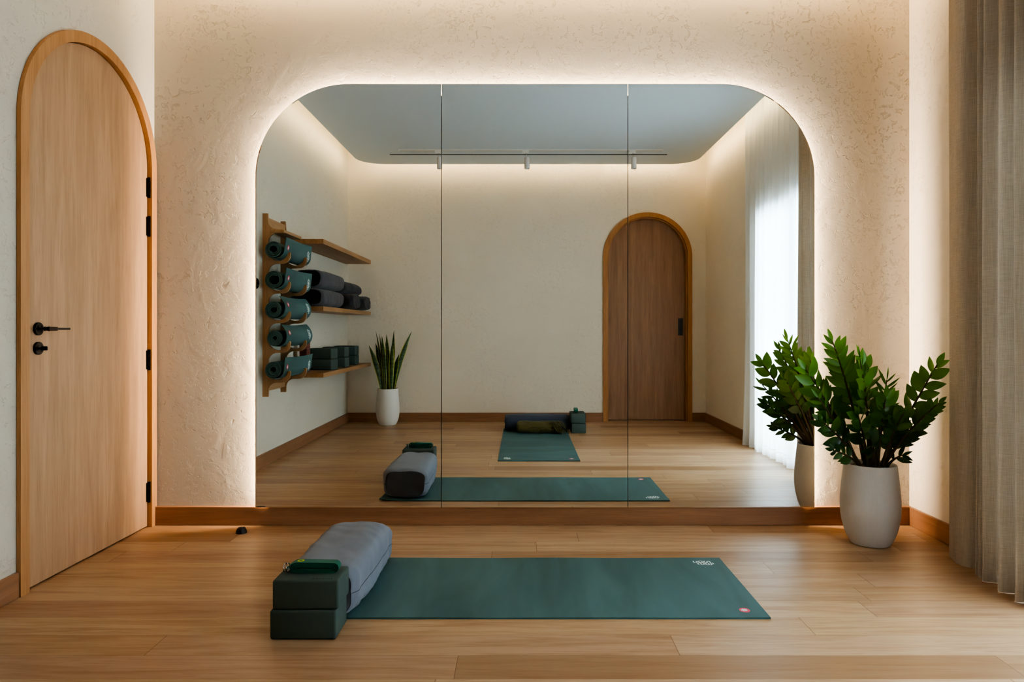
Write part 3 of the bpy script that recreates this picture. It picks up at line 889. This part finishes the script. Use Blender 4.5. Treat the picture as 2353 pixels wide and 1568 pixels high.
# spiral ends
for side, row in ((-1, rings[0]), (1, rings[-1])):
    prev = row
    for k in range(1, 5):
        cur = [bm.verts.new((v.co.x + side * (0.006 if k % 2 else -0.004), v.co.y * (1 - k / 5), rad * 0.94 + (v.co.z - rad * 0.94) * (1 - k / 5))) for v in row]
        for i in range(seg):
            j = (i + 1) % seg; bm.faces.new((prev[i], prev[j], cur[j], cur[i]))
        prev = cur
    bm.faces.new(prev)
obj('shawl_roll', bm, M['shawl'], r, True)
bm = bmesh.new()
for k in range(46):
    a = R(20 + 150 * random.random()); x0 = Lb / 2 - 0.13 * (1 - random.random() ** 1.5) * 0.8 - 0.005
    y0, z0 = -0.02 + rad * math.cos(a) * 1.0, rad * 0.94 + rad * math.sin(a) * 0.95
    yo = rad + 0.004
    s1 = Vector((x0, min(yo, abs(y0)) if True else 0, z0))
    l = 0.06 + 0.05 * random.random()
    mid = s1 + Vector((l * 0.5, 0.010 + 0.014 * random.random(), -l * 0.15))
    end = s1 + Vector((l * (0.8 + 0.5 * random.random()), 0.020 + 0.012 * random.random(), -min(l, z0 - 0.004)))
    add_tube(bm, [tuple(p) for p in crom([s1, mid, end], 4)], 0.0024, 5)
obj('fringe', bm, M['shawl'], r, True)['kind'] = 'stuff'

# ------------------------------------------------------------------ door stop
r = thing('door_stop', 'small black half-dome door stop on the floor near the baseboard', 'door stop', (-1.468, 3.62, 0))
bm = bmesh.new(); add_lathe(bm, [(0.027, 0), (0.0275, 0.004), (0.0265, 0.012), (0.0225, 0.022), (0.0145, 0.0295), (0.006, 0.0322), (0, 0.0325)], 40)
for v in bm.verts: v.co.x = v.co.x if v.co.x < 0.011 else 0.011 + (v.co.x - 0.011) * 0.05
obj('dome', bm, M['black_rubber'], r, True, angle=40)
bm = bmesh.new(); add_lathe(bm, [(0.0275, 0), (0.028, 0.003), (0.0265, 0.013), (0.0225, 0.0225), (0.0145, 0.030), (0, 0.033)], 40)
for v in bm.verts:
    v.co.x = max(v.co.x, 0.0122)
obj('rubber_buffer', bm, simple('buffer', (36, 32, 31), 0.6), r, True, angle=40)

# ------------------------------------------------------------------ plants
def pot(r, prof_out, rim_in, depth, mat):
    bm = bmesh.new()
    top = prof_out[-1]
    prof = list(prof_out) + [(top[0] - 0.004, top[1] + 0.003), (rim_in, top[1] + 0.001), (rim_in - 0.002, top[1] - depth)]
    P = crom([(a, b, 0) for a, b in prof_out], 6)
    prof = [(p.x, p.y) for p in P] + [(top[0] - 0.003, top[1] + 0.003), (rim_in + 0.003, top[1] + 0.003), (rim_in, top[1]), (rim_in - 0.001, top[1] - depth)]
    add_lathe(bm, [(0, 0.0)] + prof, 96, cap1=False)
    pt = obj('pot', bm, mat, r, True, angle=50)
    bm = bmesh.new(); add_lathe(bm, [(rim_in - 0.0005, top[1] - depth), (rim_in * 0.5, top[1] - depth + 0.008), (0, top[1] - depth + 0.010)], 40, cap0=True)
    obj('soil', bm, M['soil'], pt, True)

def add_leaf(bm, p, d, nrm, L, Wd, droop=0.2, mat=0, rows=7):
    d = d.normalized(); side = d.cross(nrm)
    if side.length < 1e-4: side = d.cross(Vector((0.3, 1, 0.2)))
    side.normalize(); nrm = side.cross(d).normalized()
    prev = None
    for i in range(rows + 1):
        u = i / rows
        w = Wd / 2 * (math.sin(PI * (0.02 + 0.98 * u) ** 0.82) ** 0.85 if u < 0.999 else 0.02)
        c = p + d * (L * u) + nrm * (-droop * L * u * u)
        m = bm.verts.new(c - nrm * w * 0.28); l_ = bm.verts.new(c + side * w); r_ = bm.verts.new(c - side * w)
        if prev:
            for f in ((prev[1], l_, m, prev[0]), (prev[0], m, r_, prev[2])):
                bm.faces.new(f).material_index = mat
        prev = (m, l_, r_)

def frond(parent, base, tip, n, L, Wd, t0=0.3, bow=0.25, seed=0, r0=0.009, facing=None):
    rnd = random.Random(seed)
    base, tip = Vector(base), Vector(tip)
    h = tip - base
    ctrl = base + Vector((h.x * (0.5 - bow), h.y * (0.5 - bow), h.z * (0.5 + bow * 0.6)))
    B = lambda t_: base * (1 - t_) ** 2 + ctrl * 2 * t_ * (1 - t_) + tip * t_ * t_
    bm = bmesh.new()
    NP = 18
    add_tube(bm, [B(i / NP) for i in range(NP + 1)], [r0 * (1 - 0.72 * i / NP) for i in range(NP + 1)], 8, 1)
    face = Vector(facing) if facing else Vector((rnd.uniform(-0.5, 0.5), -1, rnd.uniform(0.0, 0.5)))
    for k in range(n):
        u = k / max(1, n - 1)
        t_ = t0 + (0.97 - t0) * u
        p = B(t_); tg = (B(min(1, t_ + 0.02)) - B(t_ - 0.02)).normalized()
        sd = tg.cross(face).normalized()
        up = sd.cross(tg).normalized()
        s = 1 if k % 2 else -1
        ln = L * (0.80 + 0.35 * math.sin(PI * (0.25 + 0.6 * u))) * rnd.uniform(0.86, 1.12) * (0.8 if u > 0.93 else 1)
        ang = 0.98 - 0.40 * u + rnd.uniform(-0.15, 0.15)
        d = tg * math.cos(ang) + sd * s * math.sin(ang) + up * rnd.uniform(-0.1, 0.35)
        rl = rnd.uniform(-1.05, 0.75)
        nn = (up * math.cos(rl) + sd * s * math.sin(rl) + tg * rnd.uniform(-0.5, 0.2)).normalized()
        add_leaf(bm, p, d, nn, ln, Wd * rnd.uniform(0.85, 1.15) * (ln / L), rnd.uniform(0.02, 0.25))
    tg = (B(1) - B(0.95)).normalized(); add_leaf(bm, B(1.0), tg, face, L * 0.75, Wd * 0.6, 0.1)
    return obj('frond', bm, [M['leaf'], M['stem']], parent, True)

PX, PY = 1.7315, 3.448
r = thing('potted_plant', 'leafy dark green plant in a tall ribbed white pot, right of the mirror', 'potted plant', (PX, PY, 0))
pot(r, [(0.082, 0.0), (0.094, 0.008), (0.118, 0.06), (0.134, 0.13), (0.138, 0.20), (0.134, 0.27), (0.127, 0.34), (0.1205, 0.395)], 0.111, 0.02, M['pot'])
rz0 = 0.378
def F(tx, ty, tz, n, bx=0.0, by=0.0, **k):
    k.setdefault('L', 0.085); k.setdefault('Wd', 0.040)
    frond(r, (bx, by, rz0), (tx - PX, ty - PY, tz), n, k.pop('L'), k.pop('Wd'), **k)
F(1.545, 3.45, 1.005, 21, -0.02, 0.0, seed=1, t0=0.36, bow=0.10, L=0.094, Wd=0.034)         # tallest
F(1.575, 3.235, 0.940, 16, -0.01, -0.04, seed=2, t0=0.46, bow=0.14, L=0.085, Wd=0.036)      # leans to camera
F(1.405, 3.43, 0.865, 9, -0.05, 0.02, seed=3, t0=0.50, bow=0.08, L=0.095, Wd=0.046)         # upper left
F(1.43, 3.35, 0.735, 8, -0.05, 0.0, seed=21, t0=0.52, bow=0.06, L=0.075, Wd=0.022)          # thin sparse, left
F(1.45, 3.36, 0.620, 10, -0.05, -0.02, seed=4, t0=0.45, bow=0.12, L=0.080, Wd=0.042)        # left
F(1.69, 3.42, 0.900, 11, 0.0, 0.01, seed=5, t0=0.50, bow=0.05, L=0.088, Wd=0.046)           # centre
F(1.800, 3.42, 0.815, 14, 0.03, 0.02, seed=6, t0=0.52, bow=0.05, L=0.088, Wd=0.015, facing=(0.1, -1, 0.1))   # narrow leaves
F(1.985, 3.315, 0.895, 12, 0.05, 0.0, seed=7, t0=0.46, bow=0.02, L=0.090, Wd=0.050, facing=(-0.5, -0.8, 0.5)) # right, high
F(1.975, 3.285, 0.715, 22, 0.05, -0.02, seed=8, t0=0.32, bow=0.10, L=0.062, Wd=0.032)       # right, low
F(1.705, 3.25, 0.745, 12, 0.01, -0.05, seed=9, t0=0.46, bow=0.10, L=0.090, Wd=0.046)
F(1.800, 3.27, 0.665, 11, 0.03, -0.05, seed=10, t0=0.42, bow=0.14, L=0.082, Wd=0.042)
F(1.60, 3.30, 0.655, 10, -0.03, -0.04, seed=11, t0=0.45, bow=0.14, L=0.082, Wd=0.040)
F(1.50, 3.35, 0.480, 8, -0.06, -0.03, seed=12, t0=0.45, bow=0.24, L=0.060, Wd=0.032)
F(1.845, 3.36, 0.455, 4, 0.07, -0.02, seed=13, t0=0.55, bow=0.20, L=0.07, Wd=0.024)
F(1.63, 3.56, 0.90, 16, -0.01, 0.04, seed=14, t0=0.45, bow=0.10, L=0.088, facing=(0, 1, 0.2))
F(1.50, 3.53, 0.78, 11, -0.04, 0.04, seed=15, t0=0.48, bow=0.10, L=0.085, facing=(0, 1, 0.2))
F(1.655, 3.27, 0.535, 7, -0.01, -0.06, seed=17, t0=0.44, bow=0.2, L=0.075, Wd=0.040)
F(1.86, 3.38, 0.600, 10, 0.04, -0.02, seed=20, t0=0.42, bow=0.1, L=0.078, Wd=0.040)

# snake plant in the far corner
SX, SY = -1.492, -0.20
r = thing('potted_snake_plant', 'upright snake plant with yellow-edged leaves in a smooth white pot, in the back corner', 'potted plant', (SX, SY, 0))
pot(r, [(0.078, 0.0), (0.092, 0.010), (0.115, 0.06), (0.128, 0.13), (0.1295, 0.20), (0.124, 0.28), (0.118, 0.34), (0.1145, 0.402)], 0.106, 0.018, M['pot_plain'])
def blade(parent, base, tip, wd, tw, bend, seed):
    base, tip = Vector(base), Vector(tip); bm = bmesh.new(); N = 22
    h = tip - base; ctrl = base + Vector((h.x * 0.32, h.y * 0.32, h.z * 0.55)) + Vector(bend)
    prev = None
    for i in range(N + 1):
        u = i / N
        c = base * (1 - u) ** 2 + ctrl * 2 * u * (1 - u) + tip * u * u
        w = wd / 2 * (0.55 + 0.45 * math.sin(min(1, u * 1.5) * PI / 2)) * (1 - max(0, (u - 0.55) / 0.45) ** 1.6)
        w = max(w, 0.0008)
        an = tw + 0.5 * u
        s = Vector((math.cos(an), math.sin(an), 0)); nn = Vector((-math.sin(an), math.cos(an), 0))
        row = [bm.verts.new(c + s * (w * k) + nn * (w * 0.35 * (1 - abs(k)))) for k in (-1, -0.78, 0, 0.78, 1)]
        if prev:
            for k in range(4):
                bm.faces.new((prev[k], prev[k + 1], row[k + 1], row[k])).material_index = 1 if k in (0, 3) else 0
        prev = row
    return obj('leaf', bm, [M['snake'], M['snake_edge']], parent, True)
zb = 0.386
rnd = random.Random(5)
spec = [(-0.045, 0.66, -0.12), (-0.03, 0.63, -0.08), (-0.02, 0.60, -0.05), (0.005, 0.62, -0.015), (-0.06, 0.50, -0.2), (-0.05, 0.52, -0.155), (0.02, 0.55, 0.0),
        (0.04, 0.665, 0.075), (0.05, 0.52, 0.07), (0.06, 0.655, 0.255), (0.055, 0.40, 0.12), (-0.01, 0.44, -0.05), (0.03, 0.50, 0.06), (0.02, 0.42, 0.07), (-0.04, 0.43, -0.09)]
for k, (bx, hh, tx) in enumerate(spec):
    by = rnd.uniform(-0.05, 0.06)
    blade(r, (bx, by, zb), (tx, by * 1.8 + rnd.uniform(-0.03, 0.05), zb + hh), rnd.uniform(0.050, 0.066), rnd.uniform(-0.7, 0.7), (rnd.uniform(-0.01, 0.01), 0, 0.02), k)

# ------------------------------------------------------------------ curtains
def curtain(name, pts, z0, z1, mat, label, cat, top_pull=(0.6, 2.03), n=6, flare=0.0, hem=0.05):
    r = thing(name, label, cat, (pts[0][1], sum(p[0] for p in pts) / len(pts), 0))
    ox, oy = r.location.x, r.location.y
    P = crom([(p[1], p[0], 0) for p in pts], n)
    nz = 40
    def build(za, zb, off):
        bm = bmesh.new(); rows = []
        m = max(2, int(nz * (zb - za) / (z1 - z0)))
        for k in range(m + 1):
            z = za + (zb - za) * k / m; u = (z - z0) / (z1 - z0)
            f = 1 - (1 - top_pull[0]) * u ** 1.5
            row = []
            for i, p in enumerate(P):
                x = top_pull[1] + (p.x - top_pull[1]) * f if u > 0 else p.x
                sway = 0.006 * math.sin(3.1 * u + i * 0.13) * (1 - u) * u * 4
                x -= flare * (1 - u) ** 6 * (0.5 + 0.5 * math.sin(i * 0.35))
                row.append(bm.verts.new((x + sway - ox - off, p.y + 0.008 * math.sin(2.2 * u + i * 0.21) * u * (1 - u) * 4 - oy, z)))
            rows.append(row)
        for a, b in zip(rows, rows[1:]):
            for i in range(len(P) - 1):
                bm.faces.new((a[i], a[i + 1], b[i + 1], b[i]))
        return bm
    obj('curtain_cloth', build(z0 + hem, z1, 0.0), mat, r, True)
    obj('hem', build(z0, z0 + hem + 0.004, 0.0012), mat, r, True)
    return r
dp = [(3.264, 2.025), (3.245, 2.000), (3.20, 1.990), (3.15, 1.976), (3.10, 1.984), (3.070, 2.030), (3.045, 2.045), (3.022, 2.005), (3.000, 1.962), (2.985, 2.000), (2.965, 1.951), (2.947, 1.994),
      (2.925, 1.944), (2.900, 1.988), (2.870, 1.974), (2.830, 1.944), (2.800, 1.934), (2.785, 1.992), (2.760, 1.968), (2.720, 1.936), (2.700, 1.930), (2.685, 1.996), (2.660, 1.952), (2.630, 1.930), (2.605, 1.950), (2.588, 2.035)]
curtain('linen_curtain', dp, 0.0015, ZSLAB - 0.004, M['linen'], 'heavy beige linen curtain gathered in folds at the right edge', 'curtain', (0.85, 1.985))
sp = []
rnd = random.Random(11); y = 1.07; s = 1
while y < 3.2:
    am = rnd.uniform(0.014, 0.030); c = 2.068 if y < 2.5 else 2.085
    sp.append((y, c + s * am * (1 if y < 2.5 else 0.5))); s = -s; y += rnd.uniform(0.034, 0.082)
curtain('sheer_curtain', sp, 0.002, ZSLAB - 0.004, M['sheer'], 'white translucent sheer curtain glowing in front of the window', 'curtain', (0.8, 2.075), flare=0.02, hem=0.075)

# ------------------------------------------------------------------ mat rack on the left wall
ZC = [1.673 - 0.230 * i for i in range(5)]
def rack_profile():
    p = [(0.0, 1.961), (0.040, 1.961), (0.043, 1.905)]
    p += arc(0.110, 1.905, 0.067, 180, 270, 8)[1:] + [(0.162, 1.838), (0.165, 1.809), (0.112, 1.809)]
    p += arc(0.112, 1.742, 0.067, 90, 180, 8)[1:]
    for zc_ in ZC:
        p += [(0.045, zc_ + 0.02)]
        p += arc(0.121, zc_ - 0.004, 0.076, 180, 345, 18)
        p += [(0.197, zc_ - 0.016), (0.202, zc_ - 0.011), (0.210, zc_ - 0.012), (0.215, zc_ - 0.020)]
        p += arc(0.150, zc_ - 0.038, 0.064, 0, -88, 8)
        p += [(0.108, zc_ - 0.103)]
        p += arc(0.108, zc_ - 0.166, 0.063, 92, 178, 8)
    p += [(0.043, 0.541), (0.0, 0.541)]
    return p
prof = rack_profile()
rk = thing('yoga_mat_rack', 'oak wall rack with curved hooks holding five rolled mats', 'rack', (XL, 1.9165, 0))
for yy in (0.1995, -0.1995):
    bm = bmesh.new(); add_prism(bm, prof, lambda a, b: (a + 0.0008, yy - 0.009, b), lambda a, b: (a + 0.0008, yy + 0.009, b))
    bm.normal_update(); bmesh.ops.triangulate(bm, faces=[f for f in bm.faces if len(f.verts) > 4])
    obj('hook_board', bm, M['rack'], rk)
M['rack_y'] = wood('oak_rack_board', (150, 114, 80), (176, 140, 104), 'Y', 0.45)
obj('top_board', box(0.062, 0.168, -0.212, 0.212, 1.812, 1.836, 0.002), M['rack_y'], rk)
obj('back_board', box(0.022, 0.040, -0.19, 0.19, 1.842, 1.930, 0.001), M['rack_y'], rk)
obj('back_board', box(0.022, 0.040, -0.19, 0.19, 0.585, 0.655, 0.001), M['rack_y'], rk)

def rolled(label, zc_, cd, r0, r1, turns, flap, wav):
    """flap: points (dx, dz) after the bottom of the roll"""
    r = thing('rolled_yoga_mat', label, 'yoga mat', (XL + cd, 2.20, zc_), 0, 'rolled green mats on the wall rack')
    pts = []
    N = int(turns * 40)
    for i in range(N + 1):
        u = i / N; a = R(270) - 2 * PI * turns * (1 - u)
        rr = r0 + (r1 - r0) * u
        pts.append((rr * math.cos(a), rr * math.sin(a)))
    fl = crom([(pts[-1][0], pts[-1][1], 0)] + [(p[0], p[1], 0) for p in flap], 10)[1:]
    nsp = len(pts)
    pts = pts + [(v.x, v.y) for v in fl]
    th = 0.0052
    A, B = [], []
    for i, p in enumerate(pts):
        d = Vector(pts[min(i + 1, len(pts) - 1)]) - Vector(pts[max(i - 1, 0)]); d.normalize()
        nn = Vector((d.y, -d.x)) * th / 2      # outward
        A.append(Vector(p) + nn); B.append(Vector(p) - nn)
    bm = bmesh.new(); W = 0.66; ny = 10
    def put(q, j, i):
        v = j / ny; k = max(0.0, (i - nsp) / max(1, len(pts) - nsp))
        return (q.x + wav * k * math.sin(v * 5.2 + 0.6), -W * v, q.y - 0.006 * k * math.sin(v * 4.0))
    VA = [[bm.verts.new(put(a, j, i)) for j in range(ny + 1)] for i, a in enumerate(A)]
    VB = [[bm.verts.new(put(b, j, i)) for j in range(ny + 1)] for i, b in enumerate(B)]
    n = len(pts)
    for i in range(n - 1):
        for j in range(ny):
            bm.faces.new((VA[i][j], VA[i + 1][j], VA[i + 1][j + 1], VA[i][j + 1]))
            bm.faces.new((VB[i][j], VB[i][j + 1], VB[i + 1][j + 1], VB[i + 1][j]))
        for j in (0, ny):
            bm.faces.new((VA[i][j], VB[i][j], VB[i + 1][j], VA[i + 1][j]))
    for i in (0, n - 1):
        for j in range(ny):
            bm.faces.new((VA[i][j], VA[i][j + 1], VB[i][j + 1], VB[i][j]))
    sh = obj('mat_sheet', bm, M['rubber'], r, True, angle=45)
    # prints follow the flap: s measured back from the free end along the outer face
    cum = [0.0]
    for i in range(n - 1, 0, -1): cum.append(cum[-1] + (A[i] - A[i - 1]).length)
    def fm(off):
        def f(s, w):
            s = max(0.0, s)
            for q in range(len(cum) - 1):
                if cum[q + 1] >= s: break
            u = (s - cum[q]) / max(1e-6, cum[q + 1] - cum[q])
            i0, i1 = n - 1 - q, n - 2 - q
            a0 = Vector(put(A[i0], 0, i0)); a1 = Vector(put(A[i1], 0, i1))
            yv = (MW - w) / MW * W     # distance from the near end
            v = yv / W
            def pp(i_):
                k = max(0.0, (i_ - nsp) / max(1, n - nsp)); nn = (A[i_] - B[i_]).normalized() * off
                return Vector((A[i_].x + nn.x + wav * k * math.sin(v * 5.2 + 0.6), -yv, A[i_].y + nn.y - 0.006 * k * math.sin(v * 4.0)))
            return pp(i0).lerp(pp(i1), u)
        return f
    put_prints(sh, fm(0.0012), fm(0.0020))
    return r
up = [(0.045, -0.060), (0.077, -0.028), (0.085, 0.020), (0.089, 0.060), (0.094, 0.096)]
cu = [(0.045, -0.060), (0.076, -0.028), (0.086, 0.012), (0.078, 0.050), (0.060, 0.080), (0.040, 0.104)]
rolled('rolled green yoga mat on the topmost hooks of the wall rack', ZC[0], 0.112, 0.026, 0.064, 4.2, up, 0.006)
rolled('rolled green yoga mat on the second hooks of the wall rack, loosest coil', ZC[1], 0.116, 0.036, 0.069, 3.6, [(0.048, -0.060), (0.075, -0.030), (0.083, 0.020), (0.088, 0.060), (0.091, 0.092)], 0.006)
rolled('rolled green yoga mat on the middle hooks of the wall rack, edge curling back', ZC[2], 0.113, 0.022, 0.065, 4.6, cu, 0.010)
rolled('rolled green yoga mat on the fourth hooks of the wall rack, tightest coil', ZC[3] + 0.012, 0.124, 0.014, 0.060, 6.2, cu, 0.012)
rolled('rolled green yoga mat on the lowest hooks of the wall rack', ZC[4], 0.112, 0.020, 0.064, 5.2, up, -0.008)

# shelves
for z0, z1, lab in ((1.802, 1.845, 'empty oak shelf, topmost on the left wall, above the cushions'), (1.222, 1.262, 'oak shelf in the middle of the left wall, carrying charcoal cushions'), (0.645, 0.6825, 'lowest oak shelf on the left wall, carrying green blocks')):
    bm = box(0.0005, 0.292, -0.938, 0.938, 0, z1 - z0, 0.002, 2)
    tag(obj('wall_shelf', bm, M['shelf'], None, loc=(XL, 0.562, z0)), lab, 'shelf', 'oak wall shelves')

# small patterned box standing on the lowest shelf
r = thing('card_box', 'narrow reddish brown perforated box on the lowest shelf, behind the rolled mats', 'box', (-1.922, 1.36, 0.683), 0)
obj('box_body', box(-0.033, 0.033, -0.05, 0.05, 0, 0.27, 0.003), M['red_box'], r)
bm = bmesh.new()
for i in range(5):
    for j in range(9):
        zz = 0.03 + j * 0.024; uu = -0.036 + i * 0.018 + (0.006 if j % 2 else -0.003)
        disc(bm, uu * 0.66, zz, 0.0035, 0.0050, lambda a, b: (a, 0.0504, b), 10)
        disc(bm, uu, zz, 0.0045, 0.0055, lambda a, b: (0.0334, a, b), 10)
obj('hole_pattern', bm, M['dark_slot'], r)

# round black wall switch
r = thing('wall_switch', 'round black switch on the left wall, between door and mat rack', 'switch', (XL, 2.268, 1.410))
bm = bmesh.new(); add_lathe(bm, [(0.041, 0), (0.041, 0.010), (0.038, 0.014), (0, 0.014)], 36); bm.transform(Matrix.Rotation(R(90), 4, 'Y'))
cp = obj('cover_plate', bm, M['black'], r, True, angle=40)
bm = bmesh.new(); add_lathe(bm, [(0.018, 0.013), (0.017, 0.024), (0, 0.025)], 28); bm.transform(Matrix.Rotation(R(90), 4, 'Y'))
obj('knob', bm, M['black'], cp, True, angle=40)

# ------------------------------------------------------------------ ceiling track, slot, spotlights
r = thing('lighting_track', 'thin white lighting track on the dropped ceiling, carrying three spotlights', 'lighting track', (0.09, 0.31, ZRAFT))
obj('rail', box(-1.37, 1.37, -0.018, 0.018, -0.014, 0, 0.001), M['white_metal'], r)
obj('rail_groove', box(-1.36, 1.36, -0.006, 0.006, -0.0146, -0.0138), simple('groove', (120, 120, 118), 0.6), r)
tag(obj('air_slot', box(-1.475, 1.475, -0.009, 0.009, -0.004, 0.001, 0.0), M['dark_slot'], None, loc=(0.065, 0.108, ZRAFT)), 'long narrow black air slot in the dropped ceiling beside the track', 'air slot')
def spot(x, label):
    r = thing('spotlight', label, 'spotlight', (x, 0.31, ZRAFT - 0.014), 0, 'white spotlights on the ceiling track')
    obj('adapter', box(-0.034, 0.034, -0.016, 0.016, -0.026, 0, 0.002), M['white_metal'], r)
    bm = bmesh.new(); add_tube(bm, [(0.008, 0, -0.024), (0.014, 0, -0.07)], 0.006, 12); obj('stem', bm, M['white_metal'], r, True)
    bm = bmesh.new(); add_lathe(bm, [(0.0, -0.064), (0.024, -0.066), (0.0275, -0.072), (0.0275, -0.182), (0.0255, -0.186), (0.022, -0.186), (0.021, -0.17), (0, -0.165)], 36, (0.016, 0, 0))
    lh = obj('lamp_head', bm, M['white_metal'], r, True, angle=40)
    bm = bmesh.new(); add_lathe(bm, [(0.0215, -0.172), (0.0, -0.171)], 28, (0.016, 0, 0)); obj('lens', bm, M['lens'], lh)
    return r
spot(-0.872, 'white cylinder spotlight, leftmost of three on the track in the mirror')
spot(0.034, 'white cylinder spotlight, middle one of three on the track in the mirror')
spot(1.14, 'white cylinder spotlight, rightmost of three on the track in the mirror')

# ------------------------------------------------------------------ camera and view
cam = bpy.data.cameras.new('camera'); co = bpy.data.objects.new('camera', cam); COL.objects.link(co)
co.location = (0, 0, CAM_H); co.rotation_euler = (R(90), 0, 0)
cam.sensor_width = 36.0; cam.lens = FPX / 2353 * 36
cam.shift_x = -(VPX - 2353 / 2) / 2353; cam.shift_y = (VPY - 1568 / 2) / 2353
cam.clip_start = 0.02
S.camera = co
try: S.view_settings.view_transform = 'AgX'
except Exception: S.view_settings.view_transform = 'Standard'
S.view_settings.look = 'AgX - High Contrast'
S.view_settings.exposure = -0.29
c = S.cycles
c.max_bounces = 10; c.diffuse_bounces = 6; c.glossy_bounces = 6; c.transmission_bounces = 6; c.transparent_max_bounces = 16
c.caustics_reflective = True; c.blur_glossy = 0.3; c.caustics_refractive = False
c.sample_clamp_indirect = 6.0
c.use_denoising = True
